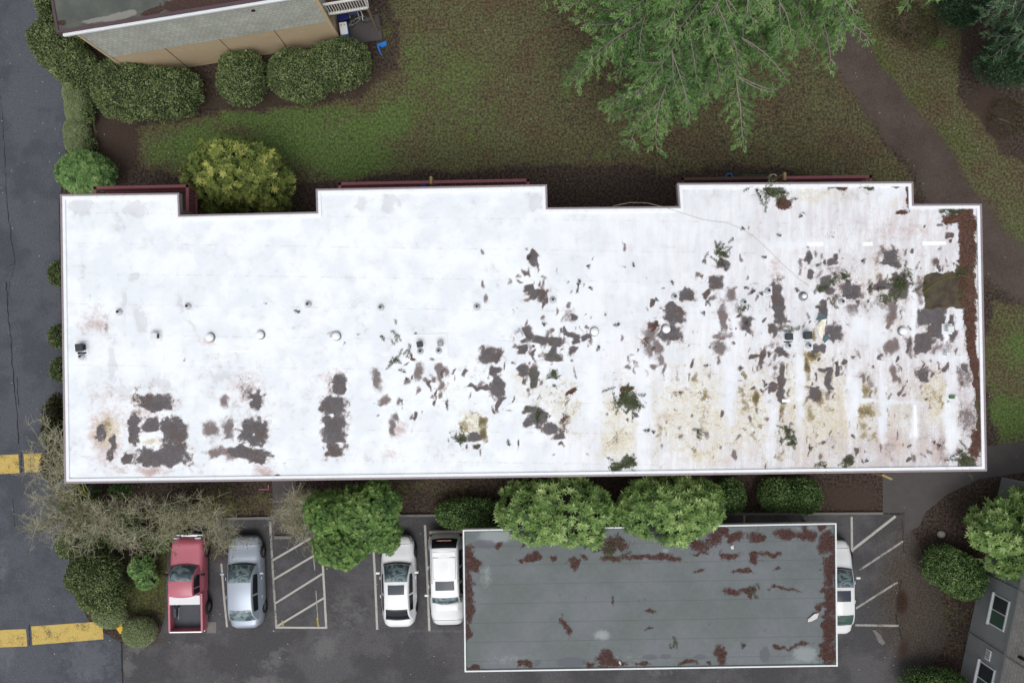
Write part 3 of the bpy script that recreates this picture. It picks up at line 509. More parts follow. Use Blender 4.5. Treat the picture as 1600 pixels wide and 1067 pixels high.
def yband(L):
    b = MB(); q = [P(*p) for p in L]; b.add([(p.x, p.y, .018) for p in q], [(3, 2, 1, 0)]); return tag(b.build('speed_hump_marking', M['yel']), kind='structure')
yband([(-60, 713), (29, 709.5), (31, 739), (-60, 743)]); yband([(37, 709), (118, 705), (120, 735), (39, 738)])
yband([(-60, 986), (41, 982), (43, 1009), (-60, 1013)]); yband([(49, 978), (160, 970), (162, 998), (51, 1007)])
yk = strip('kerb', [(186, 974), (193.5, 986)], .3, 0, .14, M['yellow'])
pave('tyre_stop_slab', [(324, 971), (338, 971), (338, 988), (324, 988)], .02, 'concrete')
# cracks in the road
cr = MB()
def crack(pts, wd=.03):
    o = []
    for i in range(len(pts)-1):
        for k in range(8):
            t = k/8; o.append((pts[i][0]*(1-t)+pts[i+1][0]*t+random.gauss(0, .7), pts[i][1]*(1-t)+pts[i+1][1]*t))
    for i in range(len(o)-1):
        a, c = P(*o[i]), P(*o[i+1]); w_ = wd*random.uniform(.5, 1.4)
        cr.add([(a.x-w_/2, a.y, .0155), (a.x+w_/2, a.y, .0155), (c.x+w_/2, c.y, .0155), (c.x-w_/2, c.y, .0155)], [(0, 3, 2, 1)])
crack([(9, 270), (11, 320), (18, 370), (24, 410), (10, 418)], .035); crack([(2, 150), (6, 210), (9, 270)], .03); crack([(10, 440), (12, 485), (18, 534), (19, 560), (22, 600), (27, 650), (30, 700)], .045)
crack([(24, 410), (16, 440), (12, 485)], .02); crack([(26, 590), (30, 640)], .03); crack([(20, 780), (24, 830)], .02); crack([(34, 705), (33, 742)], .05); crack([(46, 975), (47, 1012)], .05); crack([(191, 1010), (192, 1067)], .05)
crack([(1408, 905), (1404, 940), (1400, 965), (1405, 985), (1410, 1000)], .06); crack([(1410, 810), (1412, 870)], .04)
tag(cr.build('pavement_crack', M['blackrubber']), kind='structure')

# ------------------------------------------------------------------ foliage makers
def leaf_quads(Pt, D, Nn, L, W):
    "diamond leaves from Pt along D with face normal about Nn"
    s = np.cross(D, Nn); s /= np.linalg.norm(s, axis=1, keepdims=True)+1e-9; L = L[:, None]; W = W[:, None]
    V = np.stack([Pt, Pt+D*L*.45+s*W/2, Pt+D*L, Pt+D*L*.45-s*W/2], 1).reshape(-1, 3)
    return V, np.arange(len(Pt)*4).reshape(-1, 4)
def unit(a): return a/(np.linalg.norm(a, axis=1, keepdims=True)+1e-9)
def segs(S):
    "S (n,8): x0 y0 z0 x1 y1 z1 r0 r1 -> three-sided prisms"
    S = np.asarray(S, float); a = S[:, :3]; b = S[:, 3:6]; d = unit(b-a)
    up = np.where(np.abs(d[:, 2:3]) < .9, [[0, 0, 1.]], [[1., 0, 0]]); u = unit(np.cross(d, up)); v = np.cross(u, d)
    V = []
    for p, r in ((a, S[:, 6:7]), (b, S[:, 7:8])):
        for k in range(3):
            t = 2*math.pi*k/3; V.append(p+(u*math.cos(t)+v*math.sin(t))*r)
    V = np.stack(V, 1).reshape(-1, 3); base = np.arange(len(S))[:, None]*6
    Fq = np.concatenate([base+np.array([[k, (k+1) % 3, 3+(k+1) % 3, 3+k]]) for k in range(3)], 0)
    return V, Fq
def ell_sphere(c, r, n=14, m=20, seed=0, flat=1.0):
    th = np.linspace(.02, math.pi-.02, n); ph = np.linspace(0, 2*math.pi, m, endpoint=False)
    T, Ph = np.meshgrid(th, ph, indexing='ij'); d = np.stack([np.sin(T)*np.cos(Ph), np.sin(T)*np.sin(Ph), np.cos(T)], -1).reshape(-1, 3)
    V = np.array(c)+d*np.array(r); V = V*1.0; V += d*((vnoise(V*1.6, seed)-.5)[:, None])*.25
    V[:, 2] = np.maximum(V[:, 2], .02)
    Fq = [(i*m+k, (i+1)*m+k, (i+1)*m+(k+1) % m, i*m+(k+1) % m) for i in range(n-1) for k in range(m)]
    return V, np.array(Fq)
def superdir(n, r):
    d = unit(r.normal(size=(n, 3))); return d
def bush(name, label, cat, E, mat, dens=420, leaf=(.07, .05), style='fine', lump=.12, sq=1.0, group=None, keep=None, base=None, thin=1.0, stems=3, corescale=.86, ls=1.8, core='core'):
    """E: ellipsoids (px, py, rx px, ry px, degrees, z centre, z radius)"""
    r = np.random.default_rng(abs(hash(name+label)) % 9973 if False else sum(map(ord, label)) % 9973)
    ell = []
    for e in E:
        px, py, rx, ry, an, zc, zr = e; c = np.array(P(px, py, zc)); s = (H-zc)/F; ell.append((c, np.array([rx*s, ry*s, zr]), -R_(an)))
    b = Vector(base) if base else Vector((float(np.mean([e[0][0] for e in ell])), float(np.mean([e[0][1] for e in ell])), 0))
    root = thing(name, label, cat, b, 0, group)
    PV = []; PN = []
    def loc(p, e):
        c, rr, a = e; d = p-c; x = d[:, 0]*math.cos(a)+d[:, 1]*math.sin(a); y = -d[:, 0]*math.sin(a)+d[:, 1]*math.cos(a); return np.stack([x/rr[0], y/rr[1], d[:, 2]/rr[2]], 1)
    for i, e in enumerate(ell):
        c, rr, a = e; area = 2*math.pi*((rr[0]*rr[1])**1.6/2+(rr[0]*rr[2])**1.6/4+(rr[1]*rr[2])**1.6/4)**(1/1.6)*1.5
        n = int(area*dens); d = superdir(n, r); d[:, 2] = np.where(d[:, 2] < -.25, -d[:, 2], d[:, 2])
        k = (np.abs(d)**(2*sq)).sum(1)**(-1/(2*sq)); q = d*k[:, None]
        lum = vnoise((c+q*rr)*ls, 3+i)*.6+vnoise((c+q*rr)*ls*2.6, 5+i)*.4
        sc = 1+(lum-.5)*lump*2-(r.random(n)**2)*.14*thin
        q = q*sc[:, None]; qq = q*rr; nn = unit(d/rr)
        ca, sa = math.cos(a), math.sin(a)
        p = np.stack([qq[:, 0]*ca-qq[:, 1]*sa, qq[:, 0]*sa+qq[:, 1]*ca, qq[:, 2]], 1)+c; nn = np.stack([nn[:, 0]*ca-nn[:, 1]*sa, nn[:, 0]*sa+nn[:, 1]*ca, nn[:, 2]], 1)
        ok = p[:, 2] > .05
        for j, f in enumerate(ell):
            if j != i: ok &= (np.abs(loc(p, f))**(2*sq)).sum(1) > .86
        if keep is not None: ok &= keep(p)
        PV.append(p[ok]); PN.append(nn[ok])
    p = np.concatenate(PV); nn = np.concatenate(PN); n = len(p)
    if style == 'fine':
        d = unit(r.normal(size=(n, 3))+nn*.7); fn = unit(nn+r.normal(size=(n, 3))*.6)
        L = leaf[0]*r.uniform(.7, 1.4, n); W = leaf[1]*r.uniform(.7, 1.3, n); tint = r.random(n)
        V, Fq = leaf_quads(p, d, fn, L, W)
    else:   # whorls of long leaves
        k = 7; up = unit(nn*.8+np.array([[0, 0, .6]])+r.normal(size=(n, 3))*.15); t1 = unit(np.cross(up, r.normal(size=(n, 3)))); t2 = np.cross(up, t1)
        ph = (np.arange(k)[None]*2*math.pi/k+r.random((n, 1))*6.28+r.normal(size=(n, k))*.15); el = r.uniform(.05, .55, (n, k))
        D = (t1[:, None]*np.cos(ph)[..., None]+t2[:, None]*np.sin(ph)[..., None])*np.cos(el)[..., None]+up[:, None]*np.sin(el)[..., None]
        Pt = np.repeat(p[:, None], k, 1).reshape(-1, 3); D = D.reshape(-1, 3); U = np.repeat(up[:, None], k, 1).reshape(-1, 3)
        cl = r.random((n, 1)); tint = np.clip(cl*.75+r.random((n, k))*.25, 0, 1).ravel()
        V, Fq = leaf_quads(Pt, D, U, leaf[0]*r.uniform(.7, 1.2, n*k), leaf[1]*r.uniform(.8, 1.2, n*k))
    tn = tint; mi = np.zeros(len(Fq), int)
    for i, (c, rr, a) in enumerate(ell):
        if corescale <= 0: break
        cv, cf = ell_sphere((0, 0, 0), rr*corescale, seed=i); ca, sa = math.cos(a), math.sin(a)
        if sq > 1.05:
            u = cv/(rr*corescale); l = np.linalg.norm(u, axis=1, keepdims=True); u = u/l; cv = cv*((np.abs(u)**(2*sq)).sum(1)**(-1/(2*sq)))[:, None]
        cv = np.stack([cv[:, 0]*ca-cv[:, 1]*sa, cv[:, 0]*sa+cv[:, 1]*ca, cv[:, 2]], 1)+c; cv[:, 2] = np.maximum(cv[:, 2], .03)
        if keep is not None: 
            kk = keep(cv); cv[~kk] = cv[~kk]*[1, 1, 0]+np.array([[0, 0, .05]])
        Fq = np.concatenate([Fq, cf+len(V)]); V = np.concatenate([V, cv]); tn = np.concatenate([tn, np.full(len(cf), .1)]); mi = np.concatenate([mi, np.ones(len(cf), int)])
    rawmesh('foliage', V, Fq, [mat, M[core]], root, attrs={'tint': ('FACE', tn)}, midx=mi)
    st = MB()
    for (c, rr, a) in ell:
        for k in range(stems):
            t = r.random()*6.28; st.tube([(b.x, b.y, -.02), (c[0]+rr[0]*.15*math.cos(t), c[1]+rr[1]*.15*math.sin(t), c[2]*.5), (c[0]+rr[0]*.4*math.cos(t), c[1]+rr[1]*.4*math.sin(t), c[2])], [.06, .045, .02], 6)
    st.build('trunk', M['bark'], root, local=False)
    return root

# ------------------------------------------------------------------ shrubs
G1 = 'clipped shrubs around the buildings'
FINE = dict(dens=540, leaf=(.095, .055), lump=.11, sq=1.2, ls=2.2)
bush('clipped_shrub', 'large long clipped shrub below the left part of the tan wall, dull olive', 'shrub', [(200, 142, 52, 46, 10, .9, 1.0), (262, 148, 54, 40, -5, .9, .95)], L_box, group=G1, **FINE)
bush('clipped_shrub', 'upright rounded box shrub standing between two longer shrubs by the tan wall', 'shrub', [(380, 124, 37, 41, 0, .9, 1.0)], L_box, group=G1, **FINE)
bush('clipped_shrub', 'long rounded shrub below the right end of the tan wall near the blue tarp', 'shrub', [(468, 120, 48, 40, 10, .9, 1.0), (530, 102, 50, 38, -10, .9, 1.0)], L_box, group=G1, **FINE)
bush('clipped_shrub', 'big shrub at the road edge under the corner of the tan walled building', 'shrub', [(92, 72, 38, 42, -30, .9, 1.0), (120, 105, 38, 32, 30, .9, 1.0)], L_box, group=G1, **FINE)
bush('clipped_shrub', 'shrub at the top edge of the photo between road and dark roof', 'shrub', [(78, 5, 14, 30, 0, .8, .9)], L_box, group=G1, **FINE)
bush('low_hedge', 'pale green smooth hedge with two humps along the road edge', 'hedge', [(116, 140, 14, 24, 15, .35, .5), (124, 168, 20, 32, 0, .4, .62), (124, 215, 20, 34, -8, .4, .62)], L_hedge, dens=1500, leaf=(.045, .03), lump=.07, sq=1.2, ls=1, core='hedgecore', corescale=.93)
bush('clipped_shrub', 'small dark shrub tucked behind the pale hedge beside bare soil', 'shrub', [(140, 178, 9, 16, 0, .4, .5), (143, 232, 8, 14, 0, .4, .5)], L_box, group=G1, **FINE)
bush('broadleaf_shrub', 'fresh green broadleaf shrub at the north west corner of the white roof', 'shrub', [(135, 272, 43, 33, 0, 1.1, 1.1)], L_rhoG, dens=75, leaf=(.17, .06), style='whorl', lump=.12)
bush('rhododendron', 'yellow green rhododendron in the first notch of the white roof', 'shrub', [(372, 275, 80, 55, 0, 1.9, 1.7), (330, 300, 42, 34, 0, 1.5, 1.4), (420, 298, 40, 34, 0, 1.4, 1.3), (362, 243, 40, 22, 0, 2.2, 1.3)], L_rhoY, dens=34, leaf=(.22, .08), style='whorl', lump=.36, thin=2.4, corescale=.76, ls=1.4)
carp = lambda p: ~((p[:, 1] < -8.62) & (p[:, 2] < 2.85) & (p[:, 0] > -2.45))
bush('rhododendron', 'bright rhododendron overhanging the grey carport roof, left of the pair', 'shrub', [(868, 798, 88, 52, 0, 2.6, 1.8), (900, 800, 58, 50, 0, 2.9, 1.5), (825, 795, 44, 42, 0, 2.3, 1.6)], L_rho, dens=36, leaf=(.23, .07), style='whorl', lump=.34, thin=2.4, corescale=.76, ls=1.3, keep=carp, group='pair of rhododendrons over the carport')
bush('rhododendron', 'bright rhododendron overhanging the grey carport roof, right of the pair', 'shrub', [(1048, 794, 80, 50, 0, 2.6, 1.8), (1080, 785, 48, 42, 0, 2.6, 1.6), (1010, 795, 40, 46, 0, 2.6, 1.5)], L_rho, dens=36, leaf=(.23, .07), style='whorl', lump=.34, thin=2.4, corescale=.76, ls=1.3, keep=carp, group='pair of rhododendrons over the carport')
bush('rhododendron', 'rhododendron against the grey wall at the right edge of the photo', 'shrub', [(1570, 828, 62, 48, 0, 1.8, 1.6), (1590, 870, 45, 35, 0, 1.8, 1.5), (1600, 800, 40, 40, 0, 1.8, 1.5)], L_rho, dens=36, leaf=(.23, .07), style='whorl', lump=.34, thin=2.4, corescale=.76, ls=1.3)
bush('clipped_shrub', 'egg shaped dense green shrub on bare ground near the grey building', 'shrub', [(1490, 893, 50, 34, 30, .8, 1.0)], L_box2, group=G1, **FINE)
bush('clipped_shrub', 'green shrub at the bottom edge of the photo beside the grey wall', 'shrub', [(1458, 1068, 50, 24, 0, .7, .9)], L_box2, group=G1, **FINE)
bush('clipped_shrub', 'flat clipped shrub above the rear of the white estate car', 'shrub', [(735, 802, 54, 24, 0, .7, .8)], L_box2, group=G1, **FINE)
bush('clipped_shrub', 'small round shrub right beside the right rhododendron', 'shrub', [(1140, 774, 22, 26, 0, .7, .8)], L_box2, group=G1, **FINE)
bush('clipped_shrub', 'double lobed shrub between walkway bed and south wall of white roofed building', 'shrub', [(1213, 772, 28, 26, 0, .7, .8), (1250, 773, 30, 27, 0, .8, .85)], L_box2, group=G1, **FINE)
bush('clipped_shrub', 'small square clipped shrub above the red pickup truck', 'shrub', [(283, 798, 28, 17, 0, .6, .7)], L_box2, group=G1, **FINE)
bush('clipped_shrub', 'tall dark round shrub between road and red pickup truck', 'shrub', [(150, 895, 40, 32, 0, 1.2, 1.1), (162, 925, 36, 30, 10, 1.0, 1.0)], L_box, group=G1, **FINE)
bush('clipped_shrub', 'little clipped mound just under the tall dark shrub, pale green', 'shrub', [(172, 960, 27, 20, 10, .45, .5)], L_hedge, group=G1, dens=1100, leaf=(.05, .035), lump=.06, sq=1.1, core='hedgecore', corescale=.92)
bush('clipped_shrub', 'smooth round green mound at the corner where road meets parking lot', 'shrub', [(219, 986, 26, 23, 0, .5, .6)], L_hedge, group=G1, dens=1100, leaf=(.05, .035), lump=.06, sq=1.1, core='hedgecore', corescale=.92)
bush('broadleaf_shrub', 'narrow upright grey green shrub left of the red pickup truck', 'shrub', [(222, 883, 16, 20, 0, .9, .8), (232, 902, 14, 16, 0, .7, .7)], L_rhoG, dens=90, leaf=(.12, .05), style='whorl', lump=.2)
bush('clipped_shrub', 'shrub half buried under grey bare twigs at the road edge', 'shrub', [(112, 845, 18, 24, 0, .6, .7), (150, 850, 30, 20, 0, .4, .5)], L_box, group=G1, **FINE)
for (x, y, l) in [(91, 428, 'topmost of the small shrubs peeping out along the west wall'), (92, 525, 'second small shrub peeping out along the west wall'), (94, 577, 'lowest small shrub peeping out along the west wall')]:
    bush('clipped_shrub', l, 'shrub', [(x+5, y, 13, 19, 0, .6, .7)], L_box, group='small shrubs along the west wall', **FINE)
bush('evergreen_tree', 'green evergreen tree spreading over the bay left of the white sedan', 'tree', [(572, 800, 54, 44, 0, 2.6, 1.6), (538, 850, 46, 34, 0, 2.3, 1.3), (515, 800, 36, 36, 0, 2.4, 1.3), (590, 790, 36, 40, 0, 3.0, 1.3), (600, 838, 26, 26, 0, 2.3, 1.1)], L_ever, dens=75, leaf=(.14, .06), style='whorl', lump=.26, thin=2.0, ls=1.6, corescale=.8)
bush('bluish_conifer', 'dark bluish conifer shrub at the right top edge', 'tree', [(1572, 100, 46, 36, 0, 1.5, 1.6), (1590, 60, 36, 40, 0, 2.2, 1.8)], L_firB, dens=520, leaf=(.12, .04), lump=.18)
bush('clipped_shrub', 'dark green round shrub at the top edge right of the path', 'shrub', [(1500, 8, 36, 34, 0, .9, 1.1)], L_firB, group=G1, **FINE)
bush('scrubby_shrub', 'thin brownish scrub between mossy ground and the dark round shrub', 'shrub', [(1408, 30, 32, 32, 0, .5, .6), (1440, 55, 26, 26, 0, .4, .5)], L_dull, dens=120, leaf=(.12, .05), lump=.35, corescale=0)
bush('scrubby_shrub', 'low brownish ground scrub at the bare patch near the right edge', 'shrub', [(1570, 185, 30, 30, 0, .2, .3)], L_dull, dens=120, leaf=(.1, .04), lump=.35, corescale=0)
bush('ivy_ground_shrub', 'olive green ivy mass behind pale twigs at the west roof corner', 'shrub', [(90, 660, 14, 44, 0, .9, .9), (88, 725, 14, 30, 0, .9, .8)], L_dull, dens=300, leaf=(.12, .06), lump=.3)
bush('ivy_ground_shrub', 'low dull green cover under the twigs above the tall dark shrub', 'shrub', [(185, 822, 42, 26, 0, .4, .6), (250, 842, 26, 20, 0, .4, .5)], L_box, dens=260, leaf=(.12, .06), lump=.3)
bush('ivy_ground_shrub', 'green low bush under the bare tree at the south west roof corner', 'shrub', [(128, 785, 32, 24, 0, .8, .8), (190, 765, 16, 10, 0, .6, .6)], L_box2, dens=400, leaf=(.1, .06), lump=.25)

# ------------------------------------------------------------------ fir
def bough(A, D2, L, droop, r, S, LP, dens=1.0, wmax=.24, lv=0):
    "main limb from A in plan direction D2, length L; fills segment list S and leaf list LP"
    n = 14; pts = []; d = np.array([D2[0], D2[1], 0.]); d /= np.linalg.norm(d); bend = r.normal()*(.8 if lv else .55); z = A[2]
    p = np.array(A, float)
    for i in range(n+1):
        pts.append(p.copy()); t = i/n; a = bend*(t-.3)*.25+r.normal()*.05; ca, sa = math.cos(a), math.sin(a)
        d = np.array([d[0]*ca-d[1]*sa, d[0]*sa+d[1]*ca, 0]); dz = .12-droop*t*1.2
        p = p+(d+np.array([0, 0, dz]))*L/n
    for i in range(n): S.append([*pts[i], *pts[i+1], .050*(1-i/n)*(L/6)+.007, .050*(1-(i+1)/n)*(L/6)+.007])
    if lv == 0:
        for k in range(int(L*1.3)+1):
            t = r.uniform(.2, .85); i = int(t*n); dr = pts[i+1]-pts[i]; an = (1 if k % 2 else -1)*R_(r.uniform(28, 62)); ca, sa = math.cos(an), math.sin(an)
            bough(pts[i], (dr[0]*ca-dr[1]*sa, dr[0]*sa+dr[1]*ca), L*r.uniform(.22, .42)*(1.15-.6*t), droop*1.1, r, S, LP, dens*1.25, .36, 1)
    m = int(L*5.5*dens)
    for j in range(m):
        t = .12+.88*(j+r.random())/m; i = min(int(t*n), n-1); f = t*n-i; q = pts[i]*(1-f)+pts[i+1]*f; dr = unit((pts[i+1]-pts[i])[None])[0]
        sd = 1 if j % 2 else -1; l = (wmax*L)*(1-.72*t)*min(1, t*4)*r.uniform(.45, 1.15)
        an = sd*R_(r.uniform(38, 68)); ca, sa = math.cos(an), math.sin(an); e = np.array([dr[0]*ca-dr[1]*sa, dr[0]*sa+dr[1]*ca, -.18-r.random()*.35]); e /= np.linalg.norm(e)
        k = max(3, int(l/.085)); tt = (np.arange(k)+.5)/k
        Q = q+e*(tt*l)[:, None]+np.array([0, 0, -1])*(tt**2*l*.18)[:, None]+r.normal(size=(k, 3))*.01
        S.append([*q, *(q+e*l*.5), .012, .008]); S.append([*(q+e*l*.5), *(q+e*l*.95-np.array([0, 0, l*.15])), .008, .004])
        # flat sprays to both sides
        for s2 in (-1, 1):
            a2 = s2*R_(1)*r.uniform(30, 62, k); c2, s_2 = np.cos(a2), np.sin(a2)
            D = np.stack([e[0]*c2-e[1]*s_2, e[0]*s_2+e[1]*c2, e[2]+r.normal(size=k)*.25-.1], 1); ll = np.clip(.30*(1-.6*tt), .07, .4)*r.uniform(.5, 1.3, k)
            LP.append((Q, unit(D), ll, np.full(k, .042)*r.uniform(.7, 1.4, k), r.random(k)*.55+.45*t*np.ones(k)))
            Q2 = Q+unit(D)*(ll*.4)[:, None]; a3 = a2*.3+r.normal(size=k)*.5; c3, s3 = np.cos(a3), np.sin(a3)
            D3 = np.stack([e[0]*c3-e[1]*s3, e[0]*s3+e[1]*c3, e[2]+r.normal(size=k)*.25], 1)
            LP.append((Q2, unit(D3), ll*.7, np.full(k, .038), r.random(k)*.55+.45*t*np.ones(k)))
        D = np.tile(e, (k, 1))+r.normal(size=(k, 3))*.16; LP.append((Q, unit(D), np.full(k, .16), np.full(k, .04), r.random(k)*.6+.4*t))
def fir(name, label, base, zt, specs, mat, seed, crown_name='crown', group=None):
    r = np.random.default_rng(seed); root = thing(name, label, 'tree', base, 0, group)
    tb = MB(); tb.tube([(base[0], base[1], -.05), (base[0]+.05, base[1]+.03, zt*.5), (base[0], base[1], zt)], [.34, .22, .03], 10)
    tb.build('trunk', M['bark'], root, local=False)
    S = []; LP = []
    for (az, L, z, dr) in specs:
        a = R_(az); bough((base[0]+.15*math.cos(a), base[1]+.15*math.sin(a), z), (math.cos(a), math.sin(a)), L, dr, r, S, LP)
    V, Fq = segs(np.array(S)); rawmesh('limbs', V, Fq, M['fir_bark'], root)
    Pt = np.concatenate([a[0] for a in LP]); D = np.concatenate([a[1] for a in LP]); l = np.concatenate([a[2] for a in LP]); w_ = np.concatenate([a[3] for a in LP]); tn = np.concatenate([a[4] for a in LP])
    Nn = unit(np.array([[0, 0, 1.]])+r.normal(size=D.shape)*.5); V, Fq = leaf_quads(Pt, D, Nn, l, w_)
    rawmesh(crown_name, V, Fq, mat, root, attrs={'tint': ('FACE', tn)}); return root
r0 = random.Random(5)
fb = P(1085, 25); sp = []
for (px, py, z) in [(862, 58, 5.0), (905, 145, 4.6), (945, 208, 4.2), (1018, 238, 5.2), (1122, 232, 5.0), (1075, 190, 3.8), (1160, 130, 5.5), (1215, 112, 6.5), (1350, 70, 7.5), (1320, 95, 7.0), (1260, 100, 6.2), (940, 120, 6.0), (985, 150, 6.5), (900, 15, 6.5), (1340, 20, 8.5), (980, 60, 7.5), (1040, 100, 8.0), (1150, 85, 8.5), (1230, 75, 9.0), (1290, 55, 9.5), (1000, 20, 9.0), (1090, 60, 9.5), (1320, 10, 10.5), (1180, 45, 10), (1420, 2, 9.5), (885, 100, 4.0), (1010, 200, 4.4), (1190, 100, 4.5), (1445, 8, 11)]:
    q = P(px, py, z); d = q-Vector((fb.x, fb.y, z)); sp.append((math.degrees(math.atan2(d.y, d.x)), d.length, z+d.length*.14, .34))
for k in range(34): sp.append((r0.uniform(150, 390), r0.uniform(2.5, 5.5), r0.uniform(4, 13), .3))
for k in range(14): sp.append((r0.uniform(20, 160), r0.uniform(2.5, 5), r0.uniform(4, 14), .3))
fir('fir_tree', 'big light green fir with long drooping boughs above the lawn', fb, 18, sp, L_fir, 3)
fb2 = P(1640, 30); sp = []
for (px, py, z) in [(1540, 70, 4), (1530, 20, 5), (1550, 105, 3.5), (1580, 130, 3), (1600, 60, 6), (1560, 40, 7), (1585, 90, 5), (1545, 5, 6), (1620, 110, 6)]:
    q = P(px, py, z); d = q-Vector((fb2.x, fb2.y, z)); sp.append((math.degrees(math.atan2(d.y, d.x)), d.length, z+d.length*.14, .34))
for k in range(14): sp.append((r0.uniform(120, 300), r0.uniform(1.5, 3), r0.uniform(3, 9), .3))
fir('fir_tree', 'dark bluish green fir entering at the right top corner of the photo', fb2, 12, sp, L_firB, 8)

# ------------------------------------------------------------------ bare trees
def bare(name, label, base, trunk, regions, seed, nmain=26, ns=11, nt=9, mats=('mossy', 'twig'), rt=.1, buds=None):
    r = np.random.default_rng(seed); root = thing(name, label, 'tree', base)
    tb = MB(); T = [tuple(base)]+[tuple(P(*t)) for t in trunk]; tb.tube(T, [rt]+[rt*.75]*(len(T)-1), 8)
    fork = np.array(T[-1]); S = []; tot = sum(g[2]*g[3] for g in regions)
    for g in regions:
        for k in range(max(3, int(nmain*g[2]*g[3]/tot))):
            a = r.random()*6.28; q = math.sqrt(r.random()); px = g[0]+g[2]*q*math.cos(a); py = g[1]+g[3]*q*math.sin(a); z = r.uniform(g[4], g[5]); E = np.array(P(px, py, z))
            mid = fork*.5+E*.5+np.array([r.normal()*.35, r.normal()*.35, .4+r.random()*.4])
            tt = np.linspace(0, 1, 9)[:, None]; C_ = fork*(1-tt)**2+mid*2*tt*(1-tt)+E*tt**2+np.concatenate([np.zeros((1, 3)), r.normal(size=(8, 3))*.05])
            if len(T) and k % 2 == 0: tb.tube([tuple(c) for c in C_[:6]], [rt*.42*(1-.11*i) for i in range(6)], 5)
            for i in range(8): S.append([*C_[i], *C_[i+1], .028*(1-i/10), .028*(1-(i+1)/10)])
            for j in range(ns):
                t = r.uniform(.35, 1); i = min(int(t*8), 7); q0 = C_[i]+(C_[i+1]-C_[i])*(t*8-i); dr = unit((C_[i+1]-C_[i])[None])[0]
                d = unit((dr*.7+r.normal(size=3)*[.75, .75, .35])[None])[0]; l = r.uniform(.4, 1.1); p = q0; pts = [q0]
                for s in range(4): d = unit((d+r.normal(size=3)*.18+[0, 0, .05])[None])[0]; p = p+d*l/4; pts.append(p)
                for s in range(4): S.append([*pts[s], *pts[s+1], .010-.0015*s, .0085-.0015*s])
                for u in range(nt):
                    s = r.integers(0, 4); b = pts[s]+(pts[s+1]-pts[s])*r.random(); e = unit((d*.6+r.normal(size=3)*[.8, .8, .4])[None])[0]; l2 = r.uniform(.15, .45)
                    m = b+e*l2*.5; S.append([*b, *m, .006, .005]); e = unit((e+r.normal(size=3)*.4)[None])[0]; S.append([*m, *(m+e*l2*.5), .005, .003])
    tb.build('trunk', M[mats[0]], root, local=False)
    V, Fq = segs(np.array(S)); rawmesh('twigs', V, Fq, M[mats[1]], root)
    if buds:
        S = np.array(S); k = r.integers(0, len(S), buds[1]); p = S[k, 3:6]; V, Fq = leaf_quads(p, unit(r.normal(size=p.shape)), unit(r.normal(size=p.shape)+[0, 0, 1]), np.full(len(p), .06), np.full(len(p), .05)); rawmesh('crown', V, Fq, buds[0], root, attrs={'tint': ('FACE', r.random(len(p)))})
    return root
bare('bare_tree', 'leafless mossy tree with pale grey twigs spreading over the road by the yellow hump', P(150, 800), [(148, 785, 1.4)], [(72, 690, 30, 62, 2.6, 4.2), (75, 800, 32, 50, 2, 3.6), (130, 820, 40, 40, 1.8, 3.4), (180, 820, 50, 45, 1.8, 3.2)], 4, nmain=44, ns=12, nt=9, buds=(L_mossy, 5200))
bare('bare_tree', 'leafless mossy tree reaching over the hood of the red pickup truck', P(335, 790), [(340, 775, 1.2)], [(300, 820, 46, 24, 1.8, 3), (350, 828, 26, 30, 1.8, 3), (250, 810, 34, 30, 1.6, 2.8), (250, 840, 26, 20, 1.6, 2.6)], 9, nmain=26, ns=12, nt=9, buds=(L_mossy, 5000))
bare('bare_tree', 'leafless twiggy bush left of the evergreen tree by the hatched bay', P(476, 790), [(476, 788, .6)], [(478, 795, 34, 34, 1.2, 2.6), (455, 810, 24, 26, 1, 2), (490, 830, 20, 26, 1.2, 2.2)], 12, nmain=26, ns=12, nt=9, rt=.06, buds=(L_mossy, 1800))

# ------------------------------------------------------------------ grass blades and litter (nobody could count these)
def grass():
    r = np.random.default_rng(2); n = 95000
    x = r.uniform(-28, 28, n*2); y = r.uniform(-18, 18.5, n*2); f = f_earth(x, y, 0); px, py = topx(x, y, 0)
    w_ = np.clip(np.maximum.reduce([f['grass'], f['olive']*.8, f['moss']*.9])-.25, 0, 1)*1.6*(f['path'] < .45)
    road = polydist(x, y, ROAD)[0] < -.1; lot = polydist(x, y, LOT)[0] < -.1; k = (r.random(n*2) < w_) & road & lot & ~((px > 100) & (px < 1530) & (py > 335) & (py < 735))
    x, y = x[k], y[k]; g = np.clip(f['grass'][k]*.9+f['moss'][k]*.4+r.normal(size=k.sum())*.28, 0, 1); n = k.sum(); p = np.stack([x, y, np.full(n, .006)], 1)
    a = r.random(n)*6.28; D = unit(np.stack([np.cos(a), np.sin(a), r.uniform(.15, .9, n)], 1)); Nn = unit(np.stack([r.normal(size=n)*.3, r.normal(size=n)*.3, np.ones(n)], 1))
    V, Fq = leaf_quads(p, D, Nn, r.uniform(.06, .13, n), r.uniform(.012, .024, n))
    t = NT('grass_blade'); at = t.attr('tint'); c = t.mix(t.sm(at, .15, .45), C(112, 98, 78), C(108, 106, 72)); c = t.mix(t.sm(at, .4, .85), c, C(88, 116, 62)); m = t.fin(c, .8, 0, .2)
    tag(rawmesh('grass', V, Fq, m, attrs={'tint': ('FACE', g)}), 'short patchy winter grass on the lawn and verges', 'grass', kind='stuff')
grass()
